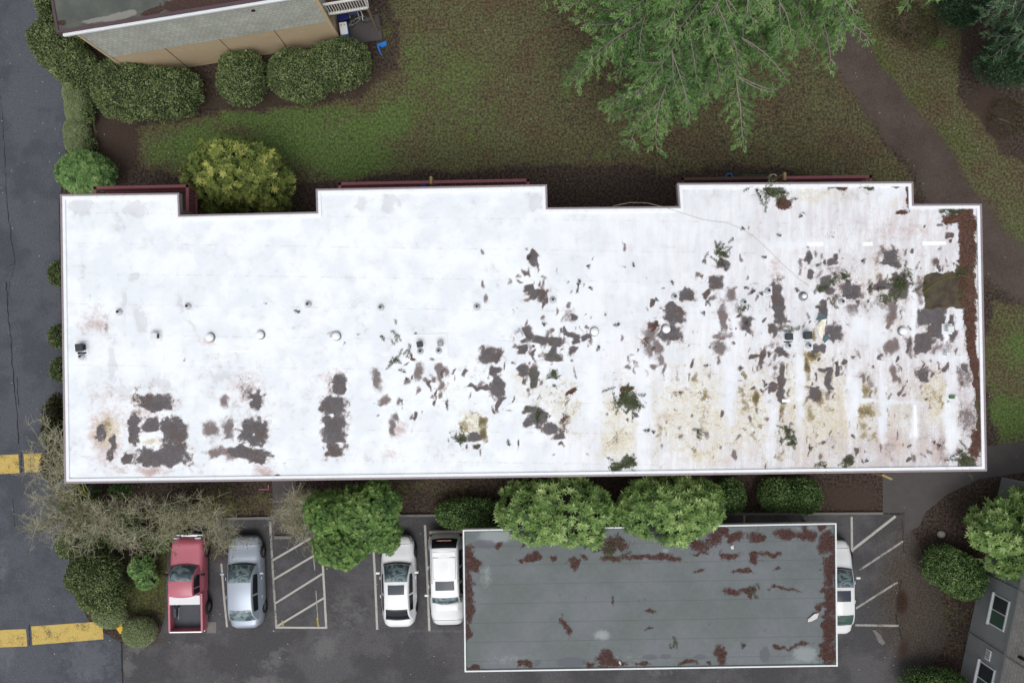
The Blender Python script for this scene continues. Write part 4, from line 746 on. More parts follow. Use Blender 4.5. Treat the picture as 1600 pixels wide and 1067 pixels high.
def specks():
    r = np.random.default_rng(5); n = 1500; x = r.uniform(-26, 26, n); y = r.uniform(-17.5, 17.5, n); px, py = topx(x, y, 0)
    k = ~((px > 90) & (px < 1540) & (py > 290) & (py < 760)) & ((r.random(n) < .55) | (py < 300)); x, y = x[k], y[k]; n = len(x)
    a = r.random(n)*6.28; D = np.stack([np.cos(a), np.sin(a), np.full(n, .1)], 1); V, Fq = leaf_quads(np.stack([x, y, np.full(n, .03)], 1), unit(D), np.tile([0, .1, 1.], (n, 1)), r.uniform(.03, .09, n), r.uniform(.02, .05, n))
    t = NT('fallen_leaf'); at = t.attr('tint'); m = t.fin(t.mix(at, C(128, 100, 66), C(214, 208, 190)), .8)
    tag(rawmesh('leaf_litter', V, Fq, m, attrs={'tint': ('FACE', r.random(n))}), 'tiny pale fallen leaves scattered over lawn, soil and asphalt', 'leaves', kind='stuff')
specks()

# ------------------------------------------------------------------ main building
RC = [(95.5, 304.5), (281, 302), (282, 336.5), (495, 331.5), (494, 296), (854.5, 289), (855.5, 325), (1060, 323), (1057.5, 287), (1425.5, 284.5), (1426.5, 319.5), (1532.5, 319), (1540.5, 735.5), (102, 755)]
RP = pp(RC, ROOFZ)
mb = thing('apartment_building', 'long white flat roofed apartment building with stained membrane, seen from above', 'building', (0, 0, 0))
MB().prism(inset(RP, .45), 0, ROOFZ-.25).build('wall', M['taupe'], mb)
MB().prism(inset(RP, .02), ROOFZ-.25, ROOFZ-.006).build('roof_deck', M['mauve'], mb)
def wall_openings(i, spots):
    W_ = inset(RP, .45); a = Vector(W_[i]); c = Vector(W_[(i+1) % len(W_)]); d = c-a; an = math.atan2(d.y, d.x); u = d.normalized(); o_ = Vector((u.y, -u.x)); mid = Vector((0, -2.3)); o_ = o_ if o_.dot((a+c)/2-mid) > 0 else -o_
    for (f, z0, wd, hh, kind) in spots:
        p = a+d*f+o_*.02; q = a+d*f+o_*.05
        fr = MB().box((p.x, p.y, z0+hh/2), (wd, .08, hh), an).build('door' if kind else 'window', M['maroon'] if kind else M['white_metal'], mb, bevel=.01)
        if kind: k = q+u*(wd*.38); MB().box((k.x, k.y, 1.0), (.05, .08, .12), an).build('handle', M['chrome_'], fr)
        else:
            for sg in (-1, 1): k = q+u*(sg*wd*.24); MB().box((k.x, k.y, z0+hh/2), (wd*.42, .06, hh-.14), an).build('pane', M['glass_dark'], fr)
M['chrome_'] = simple('door_metal', C(190, 190, 190), .3, .8, .05, 5)
wall_openings(12, [(f, z, 1.5, 1.15, 0) for f in (.04, .13, .22, .36, .45, .54, .63, .77, .86, .95) for z in (.95, 3.6)]+[(f, .05, .95, 2.05, 1) for f in (.08, .175, .29, .41, .58, .70, .815, .91)])
wall_openings(13, [(f, z, 1.3, 1.1, 0) for f in (.2, .5, .8) for z in (.95, 3.6)]); wall_openings(11, [(f, z, 1.3, 1.1, 0) for f in (.2, .5, .8) for z in (.95, 3.6)])
roof = gridpoly('roof', inset(RP, .14), .06, ROOFZ, M['roof'], f_roof, mb)
def ring(poly, d0, d1, z0, z1):
    a = inset(poly, d0); b = inset(poly, d1); n = len(poly); m = MB()
    vs = [(p[0], p[1], z) for L, z in ((a, z0), (a, z1), (b, z1), (b, z0)) for p in L]
    ar = sum(poly[i][0]*poly[(i+1) % n][1]-poly[(i+1) % n][0]*poly[i][1] for i in range(n))
    fs = []
    for k in range(4):
        for i in range(n):
            q = (k*n+i, k*n+(i+1) % n, ((k+1) % 4)*n+(i+1) % n, ((k+1) % 4)*n+i); fs.append(q if ar > 0 else q[::-1])
    return m.add(vs, fs)
ring(RP, 0, .075, ROOFZ-.22, ROOFZ+.075).build('edge_trim', M['mauve'], mb)
ring(RP, .077, .20, ROOFZ-.02, ROOFZ+.06).build('parapet', M['roofplain'], mb)
# bright repair strips
nwm = simple('new_white_membrane', C(250, 253, 255), .6, 0, .02, 2)
for (x, y, w_, h_) in [(1274, 381, 25, 6), (1356, 381, 15, 6), (1460, 380, 37, 5.5), (377, 548, 40, 2.5), (1430, 657, 4, 48), (1228, 626, 12, 5)]:
    c = P(x, y, ROOFZ+.008); s = (H-ROOFZ)/F; MB().box((c.x, c.y, ROOFZ+.006), (w_*s, h_*s, .012), R_(.9)).build('repair_strip', nwm, mb, bevel=.004)
# balconies behind the roof line (seen as rails past the north edge)
def balcony(pts, col, bal=True):
    z = 3.9; q = [P(x, y, z) for x, y in pts]; bb = MB(); n = 0
    xs = [v.x for v in q]; ys = [v.y for v in q]; yn = min(ys)-1.4
    dk = MB().box(((min(xs)+max(xs))/2, (max(ys)+yn)/2, 2.8), (max(xs)-min(xs)-.02, max(ys)-yn, .16)).build('balcony', M['brownwood'], mb)
    for i in range(len(q)-1):
        a, c = q[i], q[i+1]; d = c-a; an = math.atan2(d.y, d.x); m = (a+c)/2
        bb.box((m.x, m.y, z), (d.length+.12, .13, .06), an); bb.box((m.x, m.y, 2.98), (d.length-.02, .05, .08), an)
        for k in range(int(d.length/.13)):
            p = a+d*((k+.5)/int(d.length/.13)); bb.box((p.x, p.y, 3.44), (.035, .035, .86), an)
    bb.build('railing', M[col], dk)
balcony([(149, 303), (149, 294), (293, 291), (293, 336)], 'maroon'); balcony([(531, 294), (531, 287.5), (825, 282), (825, 290)], 'maroon')
balcony([(1066, 287), (1066, 280), (1224, 278)], 'brownwood'); balcony([(1228, 278), (1360, 276.5), (1360, 284)], 'maroon')
for (x, y) in [(673.5, 282), (1226, 276)]:
    p = P(x, y, 4.0); tag(MB().box((0, 0, -1.95), (.12, .35, 4.1)).build('wooden_post', M['pale_wood'], bevel=.01), 'pale wooden post beside the %s railing' % ('middle maroon' if x < 900 else 'right maroon'), 'post').location = (p.x, p.y, 4.0-.05)
b = MB(); a = P(1378, 741, 4.8); c = P(1393, 748, 4.8); b.tube([a, c], .05, 6); b.tube([c, (c.x, c.y, 0)], .05, 6); b.build('downspout', M['pale_wood'], mb)

# ---- things standing on the roof
def on_roof(x, y, h=0.0): p = P(x, y, ROOFZ+h); return (p.x, p.y, ROOFZ+.003)
def flash(b, s=.42, h=.01): b.box((0, 0, h), (s, s, .02))
def pipe_vent(x, y, label, r=.045, h=.32, fl=True):
    t = thing('pipe_vent', label, 'vent', on_roof(x, y, .2), R_(.9), 'small pipe vents on the white roof')
    if fl: b = MB(); b.box((0, 0, .006), (.38, .38, .01)); b.build('flashing', M['flashing'], t, bevel=.004)
    MB().lathe([(.15, .012), (.14, .03), (.085, .06), (r+.012, .15), (r+.008, .16)], n=18).build('boot', M['boot'], t, smooth=True)
    MB().lathe([(r, .15), (r, .22), (r-.012, .22), (r-.012, .17)], n=16).build('pipe', M['blackrubber'], t)
for i, (x, y, l) in enumerate([(183, 487, 'leftmost small pipe vent, up the roof from the white box vent'), (291, 478, 'second pipe vent of the upper row, between two faint grey stains'), (480, 475, 'third pipe vent of the upper row, left of a faint round stain'), (594, 480, 'pipe vent on a square patch in the middle of the clean roof'), (745, 479, 'pipe vent on a square patch just left of the stained half'), (864, 468, 'pipe vent touching the dark patch in the middle of the roof'), (1055, 463, 'pipe vent just left of a soft dark patch'), (1164, 472, 'pipe vent between two tall soft brown stains'), (124, 557, 'pipe vent directly below the dark box vent at the left end'), (656, 549, 'pipe vent below the left box of the twin vents, mid roof'), (685, 548, 'pipe vent below the right box of the twin vents, mid roof'), (1234, 540, 'pipe vent below the left of two dark box vents near the torn flap'), (1266, 540, 'pipe vent below the right of two dark box vents near the torn flap'), (1318, 471, 'pipe vent with a pale ring among dark blotches on the right'), (1202, 454, 'pipe vent beside the tall dark streak')]):
    pipe_vent(x, y, l)
def dome_vent(x, y, label, r=.17):
    t = thing('dome_vent', label, 'vent', on_roof(x, y, .35), 0, 'white domed vents on the white roof')
    MB().lathe([(.2, .0), (.2, .012), (.1, .03), (.09, .14)], n=18).build('neck', M['graymetal'], t, smooth=True)
    MB().lathe([(r*.9, .10), (r, .13), (r*.98, .17), (r*.75, .22), (r*.35, .25), (.01, .255)], n=24).build('cap', M['capwhite'], t, smooth=True)
for (x, y, l) in [(324, 527, 'white domed vent with a brown smudge to its right, left part of roof'), (403, 523, 'white domed vent on clean membrane near a thin white strip'), (523, 525, 'white domed vent in a speckled square, centre left'), (930, 518, 'white domed vent right of the row of dark blotches'), (1043, 514, 'white domed vent standing in the curved dark patch'), (1416, 517, 'white domed vent near the dark pond at the right end'), (1260, 462, 'tiny white domed vent up from the torn flap')]:
    dome_vent(x, y, l, .1 if x == 1260 else .17)
def box_vent(x, y, label, m, s=.3, lean=0):
    t = thing('box_vent', label, 'vent', on_roof(x, y, .2), R_(lean), 'square box vents on the white roof')
    MB().box((0, 0, .006), (s*1.6, s*1.6, .01)).build('flashing', M['flashing'], t, bevel=.004)
    MB().box((0, 0, .13), (s*.8, s*.75, .24)).build('housing', M[m], t, bevel=.01)
    MB().add([(-s/2, -s/2, .25), (s/2, -s/2, .25), (s/2, s/2, .25), (-s/2, s/2, .25), (-s*.42, -s*.42, .31), (s*.42, -s*.42, .31), (s*.42, s*.42, .31), (-s*.42, s*.42, .31)], [(3, 2, 1, 0), (4, 5, 6, 7), (0, 1, 5, 4), (1, 2, 6, 5), (2, 3, 7, 6), (3, 0, 4, 7)]).build('hood', M[m], t, bevel=.01)
    MB().box((s*.41, 0, .13), (.02, s*.6, .14)).build('louvre', M['dark'], t)
for (x, y, l, m, s, a) in [(125, 543, 'dark box vent near the left edge of the white roof', 'darkmetal', .34, 5), (241, 525, 'white box vent on a square patch at the left', 'white_metal', .3, 0), (656, 538, 'dark left box of the twin vents on a raised patch, mid roof', 'darkmetal', .26, 10), (688, 537, 'pale right box of the twin vents on a raised patch, mid roof', 'graymetal', .24, 8), (811, 524, 'white tilted square vent left of the dark blotches', 'white_metal', .28, 28), (1233, 526, 'left dark box vent of the pair near the torn flap', 'darkmetal', .3, 3), (1262, 524, 'right dark box vent of the pair near the torn flap', 'darkmetal', .34, 4), (1484, 514, 'white square vent in the grey puddle at the right', 'white_metal', .28, 0), (1480, 553, 'small white square vent below the grey puddle, right end', 'white_metal', .18, 0)]: box_vent(x, y, l, m, s, a)
t = thing('roof_patch', 'raised square membrane patch under the twin vents', 'roof patch', on_roof(672, 540), R_(2)); MB().box((0, 0, .01), (1.5, 1.0, .02)).build('sheet', M['roofplain'], t, bevel=.005)
t = thing('drain_cap', 'green capped white roof fitting on the pale vertical strip', 'roof fitting', on_roof(1486, 620)); MB().box((0, 0, .05), (.2, .14, .1)).build('base', M['green_plastic'], t, bevel=.01); MB().lathe([(.06, .05), (.06, .15), (.04, .17)], (.13, 0, 0)).build('cap', M['white_metal'], t)
tag(MB().lathe([(.07, 0), (.07, .05), (.04, .07)], n=12).build('roof_plug', M['white_metal']), 'small white round plug just below the green capped fitting', 'roof fitting').location = on_roof(1482, 629)
# torn flap
def sheet(name, label, cat, L, z, m, amp=.08, group=None, seed=1, zb=None):
    pts = pp(L, z); cx = sum(p[0] for p in pts)/len(pts); cy = sum(p[1] for p in pts)/len(pts)
    rr = random.Random(seed); n = len(pts); b = MB(); vs = [(p[0]-cx, p[1]-cy, rr.uniform(.01, amp)) for p in pts]+[((p[0]-cx)*.5, (p[1]-cy)*.5, rr.uniform(amp*.6, amp*1.5)) for p in pts]+[(0, 0, amp)]
    fs = [(i, (i+1) % n, n+(i+1) % n, n+i) for i in range(n)]+[(n+i, n+(i+1) % n, 2*n) for i in range(n)]
    b.add(vs, fs); o = b.build(name, m, smooth=False); o.location = (cx, cy, zb if zb is not None else z)
    sd = o.modifiers.new('s', 'SOLIDIFY'); sd.thickness = .012; tag(o, label, cat, group); return o
M['teal'] = simple('teal_sheet', C(92, 112, 120), .6, 0, .15, 5)
sheet('torn_flap', 'white torn membrane flap curling up beside the dark box vents', 'torn sheet', [(1275, 510), (1282, 500), (1290, 498), (1288, 512), (1284, 530), (1278, 522)], ROOFZ, simple('cream_sheet', C(240, 236, 220), .7, 0, .04, 5), .12)
sheet('torn_flap', 'upper teal underside piece of the torn sheet', 'torn sheet', [(1275, 500), (1280, 488), (1292, 496), (1284, 503)], ROOFZ, M['teal'], .07, seed=3)
sheet('torn_flap', 'lower teal underside piece of the torn sheet', 'torn sheet', [(1284, 530), (1292, 520), (1296, 528), (1288, 536)], ROOFZ, M['teal'], .06, seed=4)
b = MB(); L = [(958, 322), (985, 316.5), (1010, 317), (1035, 323), (1065, 333), (1100, 344), (1135, 348), (1155, 356), (1176, 368), (1200, 390), (1225, 415), (1250, 437), (1266, 448)]
b.tube([P(x, y, ROOFZ+(.12 if x < 1060 else .03)) for x, y in L], .006, 6); tag(b.build('cable', M['twig'], None), 'thin dark cable wandering from the notch edge across the roof', 'cable')
b = MB(); b.tube([P(x, y, ROOFZ+.05) for x, y in [(1438, 462), (1452, 450), (1466, 440), (1485, 433), (1505, 431), (1520, 436), (1530, 441)]], [.011, .010, .009, .008, .007, .006, .004], 6); tag(b.build('fallen_branch', M['mossy']), 'long thin curved branch lying across the brown puddle', 'branch')

# fallen fir sprigs
def sprig_arrays(r, L, n, flat=.5):
    Pt = []; D = []; l = []; w_ = []; S = []
    for k in range(n):
        a = r.normal()*.9 if n < 4 else r.random()*6.28; dr = np.array([math.cos(a), math.sin(a), 0]); o2 = r.normal(size=2)*L*(.05 if n < 4 else .42); q = np.array([o2[0], o2[1], .03])-dr*L*.3; le = L*r.uniform(.45, .9)
        S.append([*q, *(q+dr*le), .008, .004]); m = int(le/.03)
        for j in range(m):
            p = q+dr*le*(j+.5)/m; s = 1 if j % 2 else -1; an = s*R_(r.uniform(25, 60)); e = np.array([dr[0]*math.cos(an)-dr[1]*math.sin(an), dr[0]*math.sin(an)+dr[1]*math.cos(an), r.uniform(-.1, flat)])
            Pt.append(p); D.append(e); l.append(r.uniform(.06, .16)*(1.1-.5*j/m)); w_.append(r.uniform(.02, .04))
    return np.array(Pt), unit(np.array(D)), np.array(l), np.array(w_), np.array(S)
SPR = []
for v, (L, n, m) in enumerate([(.30, 1, L_sprigD), (.36, 2, L_sprigD), (.26, 3, L_sprigD), (.45, 4, L_sprig), (.55, 6, L_sprig), (.7, 11, L_sprig)]):
    r = np.random.default_rng(40+v); a, d, l, w_, S = sprig_arrays(r, L, n); V, Fq = leaf_quads(a, d, unit(np.array([[0, 0, 1.]])+r.normal(size=a.shape)*.4), l, w_); V2, F2 = segs(S)
    o = rawmesh('fallen_sprig', np.concatenate([V, V2]), np.concatenate([Fq, F2+len(V)]), [m, M['bark']], attrs={'tint': ('FACE', np.concatenate([r.random(len(Fq)), np.zeros(len(F2))]))}, midx=np.concatenate([np.zeros(len(Fq), int), np.ones(len(F2), int)])); SPR.append([o, False])
def put_sprig(v, x, y, label, group, z=ROOFZ, sc=1):
    o, used = SPR[v]
    if used: o = o.copy(); COL.objects.link(o)
    SPR[v][1] = True; p = P(x, y, z); o.location = (p.x, p.y, z+.005); o.rotation_euler = (0, 0, random.random()*6.28); s = sc*random.uniform(.85, 1.15); o.scale = (s, s, s); tag(o, label, 'fir sprig', group)
BIG = [(617, 528, 3, 'green fir sprig nearest above the twin vents, mid roof'), (634, 548, 3, 'green fir sprig between two others left of the twin vents'), (616, 567, 4, 'green fir sprig lowest of the three left of the twin vents'), (1127, 396, 5, 'green fir branch on top of a dark oval patch'), (1203, 300, 5, 'big clump of green fir twigs at the north edge of the roof'), (1222, 308, 4, 'fir twig clump right end of the north edge pile'), (976, 622, 5, 'largest dark green twig clump in the yellowed area'), (994, 634, 4, 'green twig clump right side of the largest clump'), (965, 730, 4, 'green twigs at the south roof edge, left'), (984, 724, 4, 'green twigs at the south roof edge, right and upper'), (1227, 672, 4, 'grey green sprig upper half of a slanting branch'), (1238, 688, 4, 'grey green sprig lower half of a slanting branch'), (717, 684, 4, 'green sprig at the left of a yellow brown stain'), (842, 650, 4, 'dark green sprig on the mid roof dark patch'), (1320, 431, 3, 'bright green sprig right above the dark blotches'), (1304, 437, 3, 'bright green sprig left of another near dark blotches'), (1235, 510, 3, 'green sprig directly above the left dark box vent'), (1304, 471, 3, 'green sprig left of the ringed pipe vent'), (1502, 722, 5, 'dark fir branch at the south east corner of the roof'), (1281, 452, 3, 'sprig lying on brown blotch left of ringed vent'), (1490, 330, 4, 'fir twigs along the north east edge of the roof'), (1405, 440, 5, 'matted fir twigs on the dark patch near the puddle'), (1162, 483, 3, 'small green sprig beside a brown streak'), (1322, 722, 4, 'fir twigs in a heap at the south edge right half'), (1283, 728, 3, 'small fir twig heap left of a larger heap at south edge'), (1355, 291, 3, 'green sprig tucked under the north parapet'), (1502, 425, 4, 'fir twigs above the brown puddle'), (1197, 601, 2, 'sprig at the left side of stacked dark blotches'), (1091, 677, 3, 'green sprig in the yellow streaked area, lower centre'), (865, 586, 3, 'green sprig among dark blotches, mid roof')]
for x, y, v, l in BIG: put_sprig(v, x, y, l, 'green fir sprigs blown onto the roof', sc=1 if v < 5 else 1.1)
small = [(288, 562), (415, 475), (466, 487), (539, 537), (560, 522), (597, 527), (888, 442), (905, 440), (913, 446), (922, 450), (918, 416), (975, 418), (990, 415), (893, 457), (915, 492), (923, 496), (850, 508), (965, 507), (900, 513), (1025, 467), (1105, 472), (1100, 488), (1050, 441), (1095, 432), (1195, 402), (1252, 338), (1256, 333), (1347, 408), (1438, 419), (1445, 568), (1332, 681), (1305, 567), (1062, 613), (795, 693), (918, 709), (865, 711), (698, 630), (660, 644), (635, 591), (1012, 672), (1021, 676), (1055, 640), (1265, 700), (1300, 698), (1460, 690), (1355, 720), (1160, 356), (1170, 357), (1104, 571), (505, 700), (1178, 455), (1165, 450), (1190, 460), (1278, 480), (1323, 508), (1218, 368), (1300, 371), (1165, 505), (1028, 508), (1120, 385), (826, 404), (935, 543), (918, 540), (1360, 448), (1275, 480), (1245, 455), (1290, 448), (1350, 705), (1465, 695), (1480, 415), (1140, 500), (700, 688), (704, 676)]
for x, y in small: put_sprig(random.choice((0, 1, 2, 0)), x, y, 'small wilted dark fir twig lying loose on the white roof', 'small fir twigs scattered on the white roof', sc=.8)
for x, y, v, l in [(1052, 1005, 3, 'yellow green sprig on the grey carport roof near its lower edge'), (1163, 1008, 2, 'dark twig knot with a pale bit on the carport roof'), (955, 855, 5, 'green twigs on brown litter between the two rhododendrons'), (1180, 922, 3, 'twig on the reddish streak right half of the carport roof')]: put_sprig(v, x, y, l, 'twigs on the grey carport roof', 2.75)
for x, y in [(998, 938), (1008, 936), (1108, 975), (1175, 960), (1195, 984), (985, 1016), (875, 928), (915, 934)]: put_sprig(0, x, y, 'small dark twig lying on the grey carport roof', 'small twigs on the carport roof', 2.75, .5)
# needle litter
def litter(name, label, fld, x0, x1, y0, y1, z, n, cols, thr, L=.07, seed=1):
    r = np.random.default_rng(seed); px = r.uniform(x0, x1, n); py = r.uniform(y0, y1, n); v = fld(px, py)+r.normal(size=n)*.1; k = v > thr; px, py = px[k], py[k]; s = (H-z)/F; n = len(px)
    p = np.stack([(px-800)*s, -(py-533.5)*s, np.full(n, z+.012)+r.random(n)*.02], 1); a = r.random(n)*6.28; D = unit(np.stack([np.cos(a), np.sin(a), r.uniform(0, .35, n)], 1))
    V, Fq = leaf_quads(p, D, np.tile([0., 0.1, 1.], (n, 1))+r.normal(size=(n, 3))*.3, L*r.uniform(.6, 1.4, n), .016*r.uniform(.7, 1.5, n))
    t = NT(name+'_material'); at = t.attr('tint'); m = t.fin(t.mix(at, cols[0], cols[1]), .9, 0, .15)
    tag(rawmesh(name, V, Fq, m, attrs={'tint': ('FACE', r.random(n))}), label, 'needles', kind='stuff')
litter('needle_litter', 'brown fir needles drifted along the east edge of the white roof', lambda a, b: np.maximum(blobs(*warp(a, b), ST['needle']), lineband(a, b, rng_band, rng_hw)), 790, 1535, 285, 745, ROOFZ, 230000, (C(66, 46, 40), C(118, 86, 70)), .55, seed=3)
litter('green_needle_litter', 'loose green fir needles and twig bits strewn over the white roof', lambda a, b: blobs(*warp(a, b), ST['green']), 600, 1535, 285, 745, ROOFZ, 260000, (C(54, 62, 42), C(98, 108, 68)), .6, seed=4)

# ------------------------------------------------------------------ carport
CZ = 2.75
CC = [(723, 827), (1306.5, 816.5), (1308.5, 1040), (726, 1049)]; CP = pp(CC, CZ)
CN = [(735, 875, 9, 22, 0, .95), (733, 920, 8, 30, 0, .95), (732, 955, 6, 20), (731, 985, 4, 12), (779, 852, 6, 4), (819, 846, 4, 6), (831, 873, 20, 5), (814, 874, 6, 3), (868, 872, 7, 5), (894, 880, 8, 12, 20), (912, 872, 6, 5), (950, 870, 14, 5), (1010, 869, 48, 4.5), (1052, 872, 12, 5), (958, 850, 26, 12, 0, .8), (1092, 852, 18, 8, 25), (1112, 844, 14, 14, 0, .8), (1125, 832, 12, 8), (1146, 839, 18, 8), (1180, 838, 14, 8), (1097, 866, 16, 2), (1140, 866, 16, 5), (1180, 866, 12, 4), (1178, 874, 8, 8), (1205, 866, 16, 4), (1228, 832, 20, 7), (1262, 836, 15, 9), (1257, 826, 5, 5), (1285, 826, 5, 6), (1296, 850, 12, 20), (1298, 890, 12, 26), (1299, 935, 11, 30, 0, .95), (1298, 985, 12, 34), (1296, 1020, 14, 20), (1283, 947, 6, 6), (1286, 918, 5, 5), (1090, 895, 8, 2.5), (1157, 893, 16, 3), (1144, 922, 16, 5), (1170, 922, 10, 5), (1173, 928, 4, 6), (1225, 921, 26, 2.2), (958, 938, 2.5, 10, -8), (886, 976, 5, 17, -20), (1016, 956, 7, 3), (1012, 986, 12, 1.5), (952, 1030, 16, 11), (965, 1036, 18, 5), (925, 1038, 8, 4), (1125, 1023, 13, 12), (1105, 1034, 3, 4), (1075, 1036, 14, 3), (1003, 1036, 10, 3), (822, 1038, 14, 5), (740, 1042, 12, 5), (1238, 1008, 34, 3, -10, .8), (1215, 1012, 10, 5), (1212, 892, 7, 2), (1000, 915, 3, 1), (870, 836, 8, 4, 0, .5), (832, 825, 3, 2)]
def mat_cp():
    t = NT('grey_carport_membrane'); nd = t.attr('needle'); wt = t.attr('wet'); dp = t.attr('damp')
    n1 = t.noise(.45, 5, .6); n2 = t.noise(4, 6, .7); n3 = t.noise(9, 7, .8); n4 = t.noise(26, 3, .7)
    c = t.mix(t.sm(n1, .3, .7), C(92, 100, 99), C(106, 111, 116)); c = t.mul(c, t.sm(n2, .2, .8, .92, 1.08)); c = t.mul(c, t.sm(n4, .2, .8, .93, 1.07))
    sx = t.N('ShaderNodeSeparateXYZ'); mr = t.N('ShaderNodeMapping'); mr.inputs['Rotation'].default_value = (0, 0, R_(-1)); t.L(t.co, mr.inputs['Vector']); t.L(mr.outputs[0], sx.inputs[0])
    fr = t.ma('FRACT', t.ma('ADD', t.ma('DIVIDE', sx.outputs[1], .89), .18)); s = t.sm(t.ma('ABSOLUTE', t.ma('SUBTRACT', fr, .5)), .01, .03, 1, 0)
    c = t.mix(t.ma('MULTIPLY', s, t.sm(n2, .3, .6, .1, .5)), c, C(66, 70, 72))
    c = t.mix(t.sm(t.nN(11, 7, .8), .82, 1.0, 0, .5), c, C(78, 74, 74)); c = t.mix(t.sm(t.ma('ADD', wt, t.ma('MULTIPLY', t.ma('SUBTRACT', n2, .5), .7)), .35, .6, 0, .7), c, C(132, 140, 142))
    c = t.mix(t.sm(t.ma('ADD', dp, t.ma('MULTIPLY', t.ma('SUBTRACT', n2, .5), .7)), .45, .52, 0, .8), c, C(86, 88, 98))
    n5 = t.nN(15, 6, .85)
    c = t.mix(t.sm(t.ma('ADD', nd, t.ma('MULTIPLY', t.ma('SUBTRACT', n5, .5), 1.2)), .6, .9, 0, .7), c, C(84, 60, 56))
    k = t.sm(t.ma('ADD', nd, t.ma('MULTIPLY', t.ma('SUBTRACT', n5, .5), .7)), .46, .62, 0, .95)
    c = t.mix(k, c, t.mix(t.sm(n4, .3, .7), C(60, 44, 42), C(92, 66, 61)))
    t.bump(n4, .15, .01)
    return t.fin(c, t.sm(wt, .3, .7, .6, .35), 0, .35)
M['cp'] = mat_cp()
def cp_needle(px, py):
    px, py = warp(px, py, 13, 9); d = blobs(px, py, CN)+0; n = vnoise(np.stack([px/4, py/4, px*0], 1), 12)
    return d+(n-.5)*.45*np.clip(d*3, 0, 1)
def f_cp(x, y, z):
    px, py = topx(x, y, CZ); return {'needle': cp_needle(px, py), 'wet': blobs(px, py, [(775, 838, 30, 12, 0, .8), (740, 1005, 8, 30, 0, .3), (941, 992, 16, 10, 0, .7), (800, 1030, 60, 14, 0, .45), (1258, 1022, 20, 14, 0, .8), (1250, 1034, 60, 6, 0, .5), (980, 1030, 80, 12, 0, .4), (1040, 860, 10, 5, 0, .6), (760, 900, 16, 30, 0, .5), (1270, 825, 60, 6, 0, .5)]), 'damp': blobs(px, py, [(893, 1034, 22, 8), (1016, 1026, 12, 4), (1040, 1025, 9, 4), (1094, 1026, 10, 4), (1195, 1022, 10, 14, 0, .8), (840, 1034, 6, 4), (758, 850, 26, 10, 0, .7)])}
cpt = thing('carport', 'open carport with grey felt roof, white edge and reddish needle drifts', 'carport', (0, 0, 0))
MB().prism(inset(CP, .05), CZ-.22, CZ-.006).build('roof_deck', M['beam'], cpt)
gridpoly('roof', inset(CP, .04), .08, CZ, M['cp'], f_cp, cpt)
ring(CP, 0, .07, CZ-.24, CZ+.045).build('fascia', M['white_metal'], cpt, bevel=.006)
ring(CP, .072, .11, CZ-.01, CZ+.02).build('drip_edge', simple('teal_drip_edge', C(60, 84, 82), .6, 0, .2, 4), cpt)
for k in range(7):
    for j in (0, 1):
        a = CP[0] if j == 0 else CP[3]; c = CP[1] if j == 0 else CP[2]; t_ = (k+.15)/6.3; x = a[0]+(c[0]-a[0])*t_; y = a[1]+(c[1]-a[1])*t_+(-.6 if j == 0 else .6)
        MB().box((x, y, (CZ-.22)/2), (.11, .11, CZ-.22)).build('post', M['beam'], cpt)
litter('carport_needle_litter', 'reddish brown needles piled on the grey carport roof', cp_needle, 725, 1306, 820, 1045, CZ, 130000, (C(66, 46, 44), C(108, 76, 70)), .55, seed=6)
for (L, l, nm) in [([(1262, 967), (1272, 958), (1279, 957), (1276, 965), (1268, 969), (1262, 971)], 'crumpled pale rag on the right part of the carport roof', 'rag'), ([(1141, 852), (1146, 851), (1146, 857), (1142, 857)], 'white scrap on the carport roof near the upper needles', 'paper_scrap'), ([(967, 1031), (970, 1033), (970, 1038), (967, 1035)], 'white scrap stuck in the needle heap at the lower carport edge', 'paper_scrap')]:
    sheet(nm, l, 'scrap', L, CZ+.03, simple('pale_rag', C(214, 210, 208), .8, 0, .15, 9), .05, seed=len(l))

# ------------------------------------------------------------------ shingled walls
def mat_shingle(name, a, b, mortar, ax='x'):
    t = NT(name); s = t.N('ShaderNodeSeparateXYZ'); t.L(t.co, s.inputs[0]); cmb = t.N('ShaderNodeCombineXYZ'); t.L(s.outputs[0 if ax == 'x' else 1], cmb.inputs[0]); t.L(s.outputs[2], cmb.inputs[1])
    br = t.N('ShaderNodeTexBrick'); t.L(cmb.outputs[0], br.inputs['Vector']); br.inputs['Scale'].default_value = 1; br.inputs['Color1'].default_value = a; br.inputs['Color2'].default_value = b; br.inputs['Mortar'].default_value = mortar
    br.inputs['Brick Width'].default_value = .24; br.inputs['Row Height'].default_value = .2; br.inputs['Mortar Size'].default_value = .009; br.offset = .37
    c = t.mul(br.outputs[0], t.sm(t.noise(1.4, 5), .2, .8, .86, 1.12)); t.bump(br.outputs[1], -.5, .02); return t.fin(c, .85, 0, .2)
M['shingX'] = mat_shingle('grey_green_shingles', C(180, 183, 175), C(194, 197, 188), C(138, 140, 132)); M['shingX2'] = mat_shingle('grey_brown_shingles', C(170, 167, 165), C(182, 179, 177), C(134, 131, 129))
M['tanwall'] = simple('tan_stucco_wall', C(190, 170, 140), .85, 0, .1, .8, dirt=C(214, 198, 172), bump=.15)
M['greywall'] = simple('grey_stucco_wall', C(136, 140, 142), .85, 0, .12, .9, dirt=C(90, 96, 98), bump=.15)
M['darkroof'] = simple('dark_green_grey_roofing', C(86, 86, 82), .8, 0, .15, .8, dirt=C(70, 72, 68), bump=.2)
